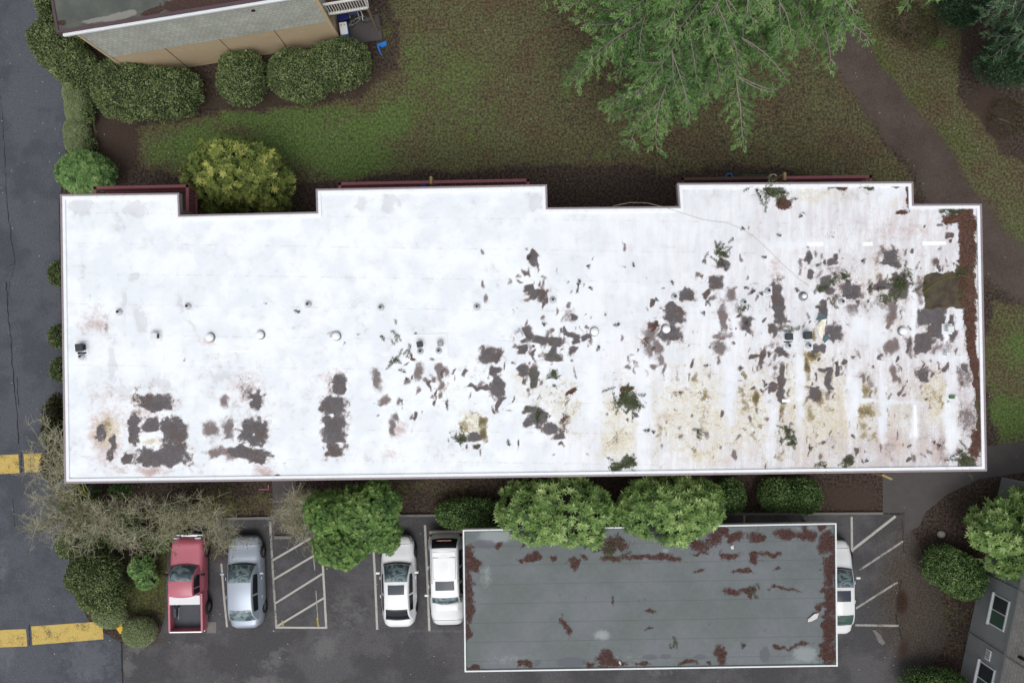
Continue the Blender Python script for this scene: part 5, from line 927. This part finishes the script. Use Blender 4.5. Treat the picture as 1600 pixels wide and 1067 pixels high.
def mat_nroof():
    t = NT('needle_covered_roofing'); nd = t.attr('needle'); n2 = t.noise(5, 7, .8); n4 = t.noise(26, 3, .7); n1 = t.noise(.8, 4)
    c = t.mul(t.mix(t.sm(n1, .35, .65), C(80, 84, 80), C(96, 100, 94)), t.sm(n4, .2, .8, .9, 1.1)); pl = t.attr('pale')
    c = t.mix(t.sm(t.ma('ADD', pl, t.ma('MULTIPLY', t.ma('SUBTRACT', n2, .5), .6)), .4, .55, 0, .75), c, C(142, 140, 134))
    c = t.mix(t.sm(t.ma('ADD', nd, t.ma('MULTIPLY', t.ma('SUBTRACT', n2, .5), .9)), .42, .5), c, t.mix(t.sm(n4, .3, .7), C(50, 38, 36), C(82, 62, 56))); return t.fin(c, .8, 0, .25)
# building at the top left
lb = P(214, 119); rb = P(533, 67); ang = math.atan2(rb.y-lb.y, rb.x-lb.x); WL = (rb-lb).length
tb = thing('house', 'two storey building with tan wall below pale shingles and a dark roof', 'building', (lb.x, lb.y, 0), ang)
D_ = 9
MB().box((WL/2, D_/2, 1.2), (WL, D_, 2.4)).build('lower_wall', M['tanwall'], tb)
MB().box((WL/2, D_/2+.0, 3.8), (WL+.04, D_+.04, 2.8)).build('shingle_wall', M['shingX'], tb)
mj = simple('joint', C(120, 98, 70), .8)
for x in (2.6, 5.2, 7.8): MB().box((x, -.012, 1.2), (.025, .02, 2.4)).build('panel_joint', mj, tb)
MB().box((WL+.0, -.0, 2.6), (.16, .09, 5.2)).build('corner_board', simple('cream_board', C(200, 180, 148), .7), tb, bevel=.01)
MB().box((-.0, -.0, 2.6), (.13, .09, 5.2)).build('corner_board', simple('cream_board', C(196, 176, 146), .7), tb, bevel=.01)
wm = MB().box((7.6, -.05, 4.55), (.14, .06, .1)).build('outlet_vent', M['dark'], tb)
def lf(x, y, z):
    ca, sa = math.cos(ang), math.sin(ang); wx = lb.x+x*ca-y*sa; wy = lb.y+x*sa+y*ca; px, py = topx(wx, wy, 5.4)
    return {'needle': blobs(px, py, [(310, 3, 62, 14, -10, .9), (360, -20, 80, 30), (240, 18, 20, 5, -15), (380, -5, 60, 12, -10), (97, 36, 7, 4)]), 'pale': blobs(px, py, [(185, 26, 30, 6, -12, .9), (150, 32, 30, 4, -10, .8), (205, 20, 10, 5, 0, .8), (275, 2, 14, 5, 0, .9)])}
rp = [(-.62, -.10), (WL+.35, -.10), (WL+.35, D_+.3), (-.62, D_+.3)]
MB().prism(rp, 5.22, 5.394).build('roof_deck', M['mauve'], tb)
o = gridpoly('roof', inset(rp, .1), .12, 5.4, mat_nroof(), lf); o.parent = tb
ring(rp, 0, .11, 5.2, 5.45).build('edge_flashing', simple('plum_flashing', C(84, 66, 72), .5), tb)
MB().box(((WL-.3)/2+.1, -.165, 5.3), (WL+.7, .12, .13)).build('gutter', M['white_metal'], tb, bevel=.02)
# balcony on its right end
bx0, bx1, by0, by1 = WL+.09, WL+1.95, .2, 3.2
bal = MB().box(((bx0+bx1)/2, (by0+by1)/2, 2.55), (bx1-bx0, by1-by0, .16)).build('balcony', M['brownwood'], tb)
rl = MB(); rl.box(((bx0+bx1)/2, by0, 3.6), (bx1-bx0+.06, .1, .06)); rl.box(((bx0+bx1)/2, by0, 2.68), (bx1-bx0, .1, .1)); rl.box((bx1, (by0+by1)/2, 3.6), (.1, by1-by0, .06)); rl.box((bx1, (by0+by1)/2, 2.68), (.1, by1-by0, .1))
for k in range(15): rl.box((bx0+.06+(bx1-bx0-.1)*k/14, by0, 3.14), (.04, .04, .86))
for k in range(20): rl.box((bx1, by0+(by1-by0)*k/19, 3.14), (.04, .04, .86))
rl.build('railing', M['white_paint'], bal); MB().box((bx1-.03, by0+.02, 1.24), (.1, .1, 2.46)).build('balcony_post', simple('brown_post', C(118, 104, 88), .8), tb)
tag(MB().box((0, 0, .05), (1.9, 1.3, .1)).build('patio_slab', M['walk']), kind='structure').location = P(566, 48, 0); bpy.data.objects['patio_slab'].rotation_euler.z = ang
# clutter under the balcony
q = P(537.5, 47, .7); t = thing('storage_bin', 'blue bin with white lid standing under the balcony by the tan wall', 'bin', (q.x, q.y, 0.1), ang)
MB().add([(-.16, -.3, 0), (.16, -.3, 0), (.16, .3, 0), (-.16, .3, 0), (-.2, -.36, .62), (.2, -.36, .62), (.2, .36, .62), (-.2, .36, .62)], [(3, 2, 1, 0), (4, 5, 6, 7), (0, 1, 5, 4), (1, 2, 6, 5), (2, 3, 7, 6), (3, 0, 4, 7)]).build('body', M['blue'], t, bevel=.02)
MB().box((0, .04, .66), (.38, .62, .07)).build('lid', M['white_metal'], t, bevel=.03); [MB().box((sx_, .2, .705), (.05, .05, .02)).build('knob', M['graymetal'], t) for sx_ in (-.08, .08)]
q = P(536, 27, .4); t = thing('storage_tub', 'dark blue tub under the balcony behind the white lidded bin', 'tub', (q.x, q.y, .1), ang+.2); MB().box((0, 0, .2), (.5, .4, .4)).build('body', simple('navy_plastic', C(30, 38, 96), .5), t, bevel=.04); MB().box((0, 0, .42), (.54, .44, .05)).build('lid', simple('navy_lid', C(36, 44, 110), .5), t, bevel=.02)
def bicycle(x, y, a, label):
    q = P(x, y, .4); t = thing('bicycle', label, 'bicycle', (q.x, q.y, .1), a)
    for s in (-.5, .5):
        b = MB(); b.tube([(s+.31*math.cos(k*math.pi/12), 0, .33+.31*math.sin(k*math.pi/12)) for k in range(25)], .02, 6, False); wl = b.build('wheel', M['tire'], t)
        b = MB(); [b.tube([(s, 0, .33), (s+.3*math.cos(k*math.pi/5), 0, .33+.3*math.sin(k*math.pi/5))], .004, 4) for k in range(10)]; b.build('spokes', M['graymetal'], wl)
    b = MB(); [b.tube(L_, .018, 6) for L_ in ([(-.5, 0, .33), (-.15, 0, .75)], [(-.15, 0, .3), (-.2, 0, .85)], [(-.5, 0, .33), (-.15, 0, .3)], [(-.15, 0, .3), (.35, 0, .78)], [(-.18, 0, .72), (.33, 0, .82)], [(.33, 0, .95), (.5, 0, .33)])]; b.build('frame', M['graymetal'], t)
    MB().tube([(.28, -.28, .95), (.34, -.1, 1), (.34, .1, 1), (.28, .28, .95)], .015, 6).build('handlebar', M['white_metal'], t); MB().box((-.2, 0, .88), (.26, .13, .05)).build('saddle', M['blackrubber'], t, bevel=.02)
bicycle(560, 36, ang+.15, 'bicycle leaning under the balcony, pale handlebar')
q = P(553, 24, .3); t = thing('folding_chair', 'folded chair with pale frame under the balcony railing', 'chair', (q.x, q.y, .1), ang)
b = MB(); [b.tube(L_, .014, 6) for L_ in ([(-.22, 0, 0), (-.22, .1, .8)], [(.22, 0, 0), (.22, .1, .8)], [(-.22, -.2, 0), (-.22, .15, .5)], [(.22, -.2, 0), (.22, .15, .5)])]; b.build('frame', M['white_metal'], t); MB().box((0, .05, .42), (.42, .3, .03)).build('seat', simple('blue_canvas', C(62, 72, 110), .8), t); MB().box((0, .1, .68), (.42, .03, .22)).build('backrest', simple('blue_canvas', C(62, 72, 110), .8), t)
b = MB(); b.tube([P(x, y, .06) for x, y in [(604, 67), (598, 69), (590, 71), (592, 77), (594, 83), (597, 87)]], [.1, .09, .08, .05, .04, .02], 6); b.tube([P(x, y, .05) for x, y in [(603, 70), (597, 73), (592, 71)]], [.07, .06, .05], 6); tag(b.build('blue_tarp', M['bluetarp']), 'small crumpled blue tarp strip on the soil by the patio', 'tarp')

# building at the right bottom: local frame, x runs along the west wall from its north corner
nb = P(1565, 745); sb = P(1500, 1055); a2 = math.atan2(sb.y-nb.y, sb.x-nb.x); WL2 = (sb-nb).length+6
gb = thing('house', 'grey stucco building with shingled upper floor at the right bottom corner', 'building', (nb.x, nb.y, 0), a2)
MB().box((WL2/2, 4, 1.35), (WL2, 8, 2.7)).build('lower_wall', M['greywall'], gb); MB().box((WL2/2, 4, 4.1), (WL2+.05, 8.05, 2.8)).build('shingle_wall', M['shingX2'], gb)
MB().box((WL2/2, 4, 5.6), (WL2+.8, 8.8, .2)).build('roof', M['darkroof'], gb)
MB().box((WL2/2, -.045, 2.7), (WL2, .05, .12)).build('belt_board', M['greywall'], gb)
def g_local(px, py, z):
    "x along the grey wall and z height for a pixel on that wall plane"
    # solve for height on plane y=0
    n = Vector((-math.sin(a2), math.cos(a2), 0)); o_ = Vector((0, 0, H)); d = Vector(((px-800)/F, -(py-533.5)/F, -1)); t_ = (Vector((nb.x, nb.y, 0))-o_).dot(n)/d.dot(n); q = o_+d*t_; return (q-Vector((nb.x, nb.y, 0))).dot(Vector((math.cos(a2), math.sin(a2), 0))), q.z
def window(pts, m1, m2):
    g = [g_local(*p, 0) for p in pts]; x0 = min(v[0] for v in g); x1 = max(v[0] for v in g); z0 = min(v[1] for v in g); z1 = max(v[1] for v in g); xm = (x0+x1)/2; zm = (z0+z1)/2
    print('window', x0, x1, z0, z1)
    f = MB().box((xm, -.02, zm), (x1-x0, .06, z1-z0)).build('window', M['white_metal'], gb, bevel=.01)
    MB().box(((x0+.07+xm-.03)/2, -.055, zm), (xm-x0-.10, .03, z1-z0-.14)).build('pane', M[m1], f); MB().box(((xm+.03+x1-.07)/2, -.055, zm), (x1-xm-.10, .03, z1-z0-.14)).build('pane', M[m2], f)
    MB().box((xm, -.08, z0-.03), (x1-x0+.1, .12, .05)).build('sill', M['white_metal'], f)
window([(1556, 928), (1579, 939.5), (1569, 987.5), (1546, 973)], 'glass_dark', 'glass_green'); window([(1534, 1034), (1556, 1047), (1546, 1096), (1523, 1080)], 'glass_dark', 'glass_green')
x_, z_ = g_local(1545, 1023, 0)
pn = MB().box((x_, -.03, z_), (.5, .05, .34)).build('meter_panel', M['white_metal'], gb, bevel=.01); b = MB(); [b.box((x_-.15+.1*k, -.06, z_+.02*(k % 2)), (.05, .02, .24)) for k in range(4)]; b.build('grille', M['graymetal'], pn)
for (px, py, w2) in [(1510, 985, .05), (1538, 895, .03)]:
    x_, z_ = g_local(px, py, 0); MB().box((x_, -.03, 2.75), (w2, .06, 5.5)).build('trim_board', M['greywall'], gb)
x_, z_ = g_local(1598, 1028, 0); MB().box((x_, -.08, z_), (.12, .1, .3)).build('wall_lamp', M['dark'], gb, bevel=.01)

# ------------------------------------------------------------------ cars (local frame: +x is the front)
def paint(name, c, rough=.28): 
    t = NT(name); n = t.noise(1.1, 4); col = t.mul(c, t.sm(n, .2, .8, .95, 1.04)); t.b.inputs['Coat Weight'].default_value = .6; t.b.inputs['Coat Roughness'].default_value = .08; return t.fin(col, rough, 0, .4)
M['silver'] = simple('silver_blue_paint', C(156, 165, 178), .32, .3, .03, 1, spec=.5); M['whitecar'] = paint('white_car_paint', C(226, 228, 230)); M['redcar'] = paint('faded_red_paint', C(182, 96, 112), .5)
def mat_glass():
    t = NT('car_windscreen_glass'); n = t.nN(2.3, 4, .6, dist=1.2); return t.fin(t.mix(t.sm(n, .3, .7), C(62, 76, 82), C(118, 138, 142)), .06, 0, .9)  # pale tones paint reflected sky into the glass, the mottling suggests the cabin
M['carglass'] = mat_glass(); M['rearglass'] = simple('dark_rear_glass', C(26, 28, 34), .12, 0, .3, 2.2, spec=.35); M['sunroof'] = simple('sunroof_glass', C(62, 68, 78), .2, 0, .08, 2.2, spec=.25)
M['headlamp'] = simple('headlamp_lens', C(190, 198, 205), .15, .2, .1, 6, spec=.8); M['taillamp'] = simple('tail_lamp_lens', C(150, 30, 34), .2, 0, .1, 6, spec=.8); M['bedliner'] = simple('grey_truck_bed', C(66, 70, 78), .6, .1, .15, 4); M['chrome'] = simple('chrome', C(200, 202, 206), .15, .9, .05, 6)
def sstep(t): t = max(0, min(1, t)); return t*t*(3-2*t)
def interp(t, K):
    for i in range(len(K)-1):
        if t <= K[i+1][0]: f = (t-K[i][0])/(K[i+1][0]-K[i][0]+1e-9); return K[i][1]+(K[i+1][1]-K[i][1])*sstep(f)
    return K[-1][1]
def grid_mesh(fn, U, Vv, nu, nv):
    b = MB(); vs = [fn(U[0]+(U[1]-U[0])*i/nu, Vv[0]+(Vv[1]-Vv[0])*j/nv) for i in range(nu+1) for j in range(nv+1)]
    return b.add(vs, [(i*(nv+1)+j, (i+1)*(nv+1)+j, (i+1)*(nv+1)+j+1, i*(nv+1)+j+1) for i in range(nu) for j in range(nv)])
def body_fn(L, W, top, plan, zb=.22, p=.32, off=0.0):
    def f(u, v):
        x = L/2-u*L; w_ = W/2*interp(u, plan); zt = interp(u, top); a = math.pi*v; c, s = math.cos(a), math.sin(a)
        y = w_*math.copysign(abs(c)**p, c); z = zb+(zt-zb)*abs(s)**.55; zz = z-.03*abs(y/(W/2))**2
        y *= 1-.05*max(0, (z-.55)/.5)-.05*max(0, (.4-z)/.3)
        return (x+(off if u < .5 else -off), y*(1+off*1.3), zz+off)
    return f
def car_body(L, W, top, plan, zb=.22, p=.32):
    b = grid_mesh(body_fn(L, W, top, plan, zb, p), (0, 1), (0, 1), 60, 26)
    b.f.append(tuple(range(27))); b.f.append(tuple(60*27+j for j in range(27))[::-1]); b.mi += [0, 0]; return b
def cabin_fn(x0, x1, x2, x3, zb, zr, wb, wr, off=0.0):
    "x0 windscreen base, x1 top, x2 rear top, x3 rear base (x decreasing)"
    def zt(x):
        if x > x1: z = zb+(zr-zb)*math.sin((x0-x)/(x0-x1)*math.pi/2)**.85
        elif x < x2: z = zb+(zr-zb)*math.sin((x-x3)/(x2-x3)*math.pi/2)**.85
        else: z = zr+.03*math.sin((x1-x)/(x1-x2)*math.pi)
        return z
    def f(u, v):
        x = x0+(x3-x0)*u; x = min(max(x, x3), x0); z = zt(x) if x0 > x > x3 else zb; av = abs(v); sg = 1 if v > 0 else -1
        k = (z-zb)/(zr-zb); ends = 1-.10*(1-min(1, (x0-x)/(x0-x1+1e-6)*1.2 if x > x1 else ((x-x3)/(x2-x3)*1.2 if x < x2 else 1)))
        wt = (wb-(wb-wr)*k)*ends; wbb = wb*ends
        if av <= .6: q = av/.6; y = wt*.94*q; zz = z+.05*k*(1-q*q)
        elif av <= .7: q = (av-.6)/.1; y = wt*(.94+.06*math.sin(q*math.pi/2)); zz = z-.045*k*(1-math.cos(q*math.pi/2))
        else: q = (av-.7)/.3; y = wt+(wbb-wt)*q; zz = (z-.045*k)+(zb-.02-(z-.045*k))*q
        if x > x1-.01: x += .13*min(1, (x-x1)/(x0-x1)*1.5+.25)*(1-min(1, abs(y/wb)**2))-.05
        elif x < x2+.01: x -= .11*min(1, (x2-x)/(x2-x3)*1.5+.25)*(1-min(1, abs(y/wb)**2))-.04
        return (x, sg*(y+off), zz+off)
    return f
def u_of(x, x0, x3): return (x0-x)/(x0-x3)
def wheel(t, x, y, r, m='rim'):
    sg = 1 if y > 0 else -1; b = MB(); n = 24
    prof = [(r*.62, -.1), (r*.97, -.1), (r, -.06), (r, .06), (r*.97, .1), (r*.64, .1)]
    vs = [(x+a*math.cos(2*math.pi*k/n), y+c*1.0, r+a*math.sin(2*math.pi*k/n)) for a, c in prof for k in range(n)]
    b.add(vs, [(i*n+k, (i+1)*n+k, (i+1)*n+(k+1) % n, i*n+(k+1) % n) for i in range(len(prof)-1) for k in range(n)]); wh = b.build('wheel', M['tire'], t, smooth=True)
    b = MB(); d = sg*.07
    b.add([(x+r*.66*math.cos(2*math.pi*k/n), y+d, r+r*.66*math.sin(2*math.pi*k/n)) for k in range(n)]+[(x+r*.14*math.cos(2*math.pi*k/n), y+d+sg*.02, r+r*.14*math.sin(2*math.pi*k/n)) for k in range(n)], [tuple(range(n, 2*n))])
    for k in range(0, n):
        if (k*5) % n // 1 % 4 != 3: b.f.append((k, (k+1) % n, n+(k+1) % n, n+k)); b.mi.append(0)
    b.build('rim', M[m], wh)
def make_car(name, label, loc, rz, L, W, pm, top, plan, cab, glass=('carglass', 'rearglass'), sun=None, est=False, wb=.3, hide=None, roofextra=None, zr=1.4, pillar=None):
    t = thing(name, label, 'car', loc, rz); m = M[pm]
    car_body(L, W, top, plan).build('body', m, t, smooth=True)
    x0, x1, x2, x3, zb, zrr, w1, w2 = cab; f = cabin_fn(*cab)
    grid_mesh(f, (0, 1), (-1, 1), 48, 40).build('cabin', m, t, smooth=True)
    g = cabin_fn(*cab, off=.006); U = lambda x: u_of(x, x0, x3)
    grid_mesh(g, (U(x0-.07), U(x1+.04)), (-.585, .585), 10, 16).build('windscreen', M[glass[0]], t, smooth=True)
    grid_mesh(g, (U(x2-.05), U(x3+.04)), (-.55, .55), 10, 16).build('rear_window', M[glass[1]], t, smooth=True)
    segs_ = pillar or [(x0-.42, (x0+x3)/2-.0), ((x0+x3)/2-.09, x3+.5)]
    for sg in (-1, 1):
        for (a, c) in segs_: grid_mesh(g, (U(a), U(c)), (.74*sg, .93*sg) if sg > 0 else (-.93, -.74), 16, 4).build('side_window', M['rearglass'], t, smooth=True)
        my = sg*(W/2+.07); b = MB(); b.box((x0-.42, my, zb+.06), (.11, .2, .13)); mr = b.build('mirror', m, t, bevel=.03)
        for xx in (.25, -.65): MB().box((xx*L/4.5, sg*(W/2-.0), .78), (.16, .03, .03)).build('door_handle', m, t, bevel=.008)
        wheel(t, L/2-.86, sg*(W/2-.11), wb+.02); wheel(t, -L/2+.95, sg*(W/2-.11), wb+.02)
        # lamps hug the corners of the body
        bf = body_fn(L, W, top, plan, off=.006); va = (.07, .30) if sg > 0 else (.70, .93)
        grid_mesh(bf, (.012, .07), va, 6, 8).build('headlight', M['headlamp'], t, smooth=True)
        va = (.05, .26) if sg > 0 else (.74, .95); grid_mesh(bf, (.975, .992), va, 4, 8).build('tail_light', M['taillamp'], t, smooth=True)
    b = MB(); b.box((L/2-.02, 0, .42), (.1, W*.62, .16)); b.build('grille', M['blackrubber'], t, bevel=.02)
    # cowl, wipers, panel gaps
    grid_mesh(g, (U(x0-.005), U(x0-.055)), (-.6, .6), 3, 16).build('cowl', M['blackrubber'], t, smooth=True)
    for sg in (-1, 1):
        b = MB(); pts_ = [g(U(x0-.07-.30*k/5), sg*(.10+.40*k/5)-(.14 if sg > 0 else .0)) for k in range(6)]; b.tube([(p_[0], p_[1], p_[2]+.012) for p_ in pts_], .008, 5); b.build('wiper', M['blackrubber'], t)
    bf = body_fn(L, W, top, plan, off=.003)
    us = (L/2-(L/2-.42))/L
    grid_mesh(bf, (.082, .0855), (.16, .84), 1, 24).build('bonnet_gap', M['blackrubber'], t, smooth=True)
    if not name == 'suv': grid_mesh(bf, (.985, .988), (.2, .8), 1, 24).build('boot_gap', M['blackrubber'], t, smooth=True)
    for va in ((.155, .163), (.837, .845)): grid_mesh(bf, (.085, .29), va, 20, 1).build('bonnet_gap', M['blackrubber'], t, smooth=True)
    if sun: c0 = sun; sgm = grid_mesh(cabin_fn(*cab, off=.008), (U(c0[0]), U(c0[1])), (-c0[2], c0[2]), 8, 10); sgm.build('sunroof', M['sunroof'], t, smooth=True)
    return t
TOPS = [(0, .42), (.03, .62), (.08, .70), (.24, .83), (.31, .9), (.7, .93), (.86, .93), (.95, .90), (.985, .78), (1, .5)]
PLS = [(0, .46), (.012, .60), (.035, .75), (.08, .88), (.18, .97), (.35, 1), (.7, 1), (.86, .96), (.94, .87), (.975, .76), (.992, .62), (1, .50)]
CAB = (.98, .22, -1.05, -1.75, .90, 1.38, .80, .60)
make_car('sedan', 'silver blue sedan parked left of the hatched bay', (-13.22, -11.92, .012), R_(90+1.6), 4.55, 1.78, 'silver', TOPS, PLS, CAB, glass=('carglass', 'carglass'))
make_car('sedan', 'white sedan with grey sunroof and dark rear window parked in the open', (-5.62, -11.88, .012), R_(90+1.2), 4.5, 1.76, 'whitecar', TOPS, PLS, CAB, sun=(.10, -.36, .42))
make_car('sedan', 'white sedan half hidden under the right end of the carport', (16.02, -12.15, .012), R_(90+.6), 4.65, 1.78, 'whitecar', TOPS, PLS, CAB, glass=('carglass', 'glass_green'), sun=(.10, -.42, .4))
# estate / SUV, nose to the south
TOPE = [(0, .45), (.03, .68), (.08, .82), (.22, .95), (.3, 1.0), (.9, 1.02), (.97, .95), (.985, .8), (1, .55)]
sv = make_car('suv', 'white off-road estate car with roof panel and sunroof, nose down, half under the carport', (-3.22, -11.8, .012), R_(-90+1.5), 4.6, 1.8, 'whitecar', TOPE, [(0, .55), (.015, .70), (.05, .86), (.15, .97), (.3, 1), (.92, .99), (.97, .93), (.99, .84), (1, .74)], (1.0, .45, -1.85, -2.2, .98, 1.72, .84, .68), glass=('carglass', 'rearglass'), sun=(.12, -.32, .42), pillar=[(.62, -.1), (-.2, -.85), (-.95, -1.7)])
for s_ in (-1, 1): MB().box((-1.1, s_*.62, 1.79), (1.75, .035, .035)).build('roof_rail', M['graymetal'], sv, bevel=.008)
MB().box((-.95, 0, 1.76), (1.05, 1.11, .03)).build('panel_gap', M['graymetal'], sv); MB().box((-.95, 0, 1.775), (1.0, 1.06, .035)).build('roof_panel', M['whitecar'], sv, bevel=.012); MB().box((-1.62, 0, 1.765), (.22, 1.1, .03)).build('roof_spoiler', M['whitecar'], sv, bevel=.01)
MB().box((-2.38, 0, .56), (.18, 1.66, .2)).build('rear_bumper', simple('grey_bumper', C(140, 132, 126), .6), sv, bevel=.04); MB().box((-2.2, 0, 1.5), (.03, .7, .04)).build('brake_light', M['taillamp'], sv)
# pickup
tk = thing('pickup_truck', 'faded red pickup truck with open bed and white tool box', 'truck', (-16.02, -11.95, .012), R_(90+.9)); L, W = 4.62, 1.66
TP = [(0, .5), (.03, .72), (.07, .84), (.3, .95), (.36, 1.0), (.52, 1.0), (1, 1.0)]
def tbody():
    L2 = 2.72; 
    def f(u, v):
        x = L/2-u*L2; w_ = W/2*interp(u, [(0, .72), (.03, .84), (.1, .94), (.3, 1), (1, 1)]); zt = interp(u*.58, TP); a = math.pi*v; c, s = math.cos(a), math.sin(a); y = w_*math.copysign(abs(c)**.26, c); return (x, y, .3+(zt-.3)*abs(s)**.45)
    b = grid_mesh(f, (0, 1), (0, 1), 30, 26); b.f.append(tuple(range(27))); b.f.append(tuple(30*27+j for j in range(27))[::-1]); b.mi += [0, 0]; return b
tbody().build('body', M['redcar'], tk, smooth=True)
cab = (.98, .38, -.36, -.42, .98, 1.5, .77, .60); f = cabin_fn(*cab); grid_mesh(f, (0, 1), (-1, 1), 40, 40).build('cab', M['redcar'], tk, smooth=True); g = cabin_fn(*cab, off=.006)
grid_mesh(g, (u_of(.95, .98, -.42), u_of(.41, .98, -.42)), (-.6, .6), 10, 16).build('windscreen', M['carglass'], tk, smooth=True)
for s_ in (-1, 1):
    for (a, c) in [(.60, .02), (-.04, -.30)]: grid_mesh(g, (u_of(a, .98, -.42), u_of(c, .98, -.42)), (.73*s_, .95*s_) if s_ > 0 else (-.95, -.73), 12, 4).build('side_window', M['rearglass'], tk, smooth=True)
    MB().box((.55, s_*(W/2+.08), 1.05), (.1, .17, .14)).build('mirror', M['blackrubber'], tk, bevel=.02)
    MB().box((-1.34, s_*(W/2-.035), .68), (1.92, .07, .62)).build('bed_side', M['redcar'], tk, bevel=.02)
    MB().box((-1.34, s_*(W/2-.035), 1.003), (1.9, .09, .02)).build('bed_rail', M['redcar'], tk, bevel=.005)
    wheel(tk, 1.5, s_*(W/2-.09), .33); wheel(tk, -1.3, s_*(W/2-.01), .34)
    MB().box((L/2-.06, s_*.55, .68), (.08, .3, .16)).build('headlight', M['headlamp'], tk, bevel=.02); MB().box((-2.3, s_*.74, .8), (.05, .12, .24)).build('tail_light', M['taillamp'], tk, bevel=.01)
    MB().tube([(.78, s_*.73, 1.03), (.42, s_*.615, 1.47)], .018, 6).build('pillar_trim', M['chrome'], tk)
MB().box((-1.36, 0, .52), (1.86, W-.14, .06)).build('bed_floor', M['bedliner'], tk); MB().box((-.42, 0, .75), (.05, W-.14, .5)).build('bed_front', M['redcar'], tk); MB().box((-2.27, 0, .74), (.07, W-.14, .52)).build('tailgate', M['redcar'], tk, bevel=.015)
MB().box((-2.27, 0, 1.012), (.05, W-.1, .015)).build('tailgate_cap', M['chrome'], tk)
MB().box((2.33, 0, .5), (.14, W*.9, .16)).build('front_bumper', M['chrome'], tk, bevel=.03); MB().box((-2.38, 0, .48), (.12, W*.9, .14)).build('rear_bumper', M['chrome'], tk, bevel=.03)
for s_ in (-1, 1): MB().box((-1.3, s_*.66, .66), (.7, .2, .26)).build('wheel_housing', M['bedliner'], tk, bevel=.05)
o = tag(MB().box((0, 0, 0), (.46, 1.5, .3)).build('tool_box', M['white_metal'], bevel=.02), 'white tool box lying across the bed of the red pickup', 'tool box'); o.location = tk.matrix_basis @ Vector((-.68, 0, .93)); o.rotation_euler.z = tk.rotation_euler.z
o = tag(MB().lathe([(.11, -.14), (.13, -.1), (.13, .1), (.11, .14)], n=16).build('bucket', M['blackrubber']), 'small dark round container in the truck bed by the tool box', 'bucket'); o.location = tk.matrix_basis @ Vector((-1.08, .55, .70))
o = tag(MB().tube([(0, 0, 0), (-.6, .03, 0)], .02, 6).build('pole', M['graymetal']), 'thin pale rod lying in the truck bed', 'rod'); o.location = tk.matrix_basis @ Vector((-1.2, .5, .58)); o.rotation_euler.z = tk.rotation_euler.z

# ------------------------------------------------------------------ small ground things
def pot(x, y, z, r, m, label, ringc=None, h=.35):
    p = P(x, y, z+.3); t = thing('plant_pot', label, 'pot', (p.x, p.y, z)); MB().lathe([(r*.7, 0), (r, h), (r*1.05, h), (r*1.05, h+.03), (r*.82, h+.03), (r*.8, h-.06)], n=20).build('pot_body', M[m], t, smooth=False); MB().lathe([(r*.79, h-.08), (r*.79, h-.04)], n=18).build('soil', M['soil_dark'], t)
pot(1139, 277, .5, .17, 'bluetarp', 'blue rimmed pot left of the green planter north of the roof'); pot(1208, 278, .5, .17, 'white_metal', 'white rimmed dark pot right of the green planter')
p = P(1178, 277, .6); t = thing('planter_rack', 'green frame planter between blue and white rimmed pots', 'planter', (p.x, p.y, 0))
b = MB(); [b.box((0, s_*.09, .6), (1.3, .03, .05)) for s_ in (-1, 1)]; [b.box((x, 0, .6), (.03, .2, .05)) for x in (-.64, -.42, .1, .3, .64)]; [b.box((x, s_*.09, .3), (.03, .03, .6)) for x in (-.63, .63) for s_ in (-1, 1)]; b.build('frame', M['green_plastic'], t)
[MB().box((x, 0, .56), (w2, .15, .1)).build('plant_tray', M['core'], t) for x, w2 in ((-.53, .18), (.2, .16), (.47, .3))]
p = P(663, 289, 3.2); tag(MB().box((0, 0, .2), (.3, .25, .4)).build('storage_tub', M['blue'], bevel=.03), 'blue tub on the middle balcony behind the roof edge', 'tub').location = (p.x, p.y, 2.89)
r = np.random.default_rng(1); V, Fq = ell_sphere((0, 0, .08), (.15, .13, .11), 8, 12, 3); o = rawmesh('rock', V, Fq, M['stone'], smooth=True); o.location = P(1469, 834); tag(o, 'pale rounded rock lying on bare ground near the egg shaped shrub', 'rock')
tag(MB().box((0, 0, .06), (.9, .15, .12)).build('wheel_stop', M['concrete'], bevel=.02), 'concrete wheel stop at the head of the hatched bay', 'wheel stop').location = P(443, 838.5)
b = MB(); b.box((0, 0, .03), (.5, .06, .06)); b.box((.25, .1, .03), (.06, .26, .06)); tag(b.build('bracket', M['maroon']), 'small reddish bracket by the walkway near the south wall', 'bracket').location = P(412, 764, 0)
sheet('asphalt_patch', 'long wavy pale asphalt repair lump right of the half hidden white sedan', 'asphalt patch', [(1363, 984), (1367, 983), (1376, 992), (1383, 1004), (1378, 1007), (1372, 1002), (1368, 992)], .012, M['concrete'], .03, zb=.012)
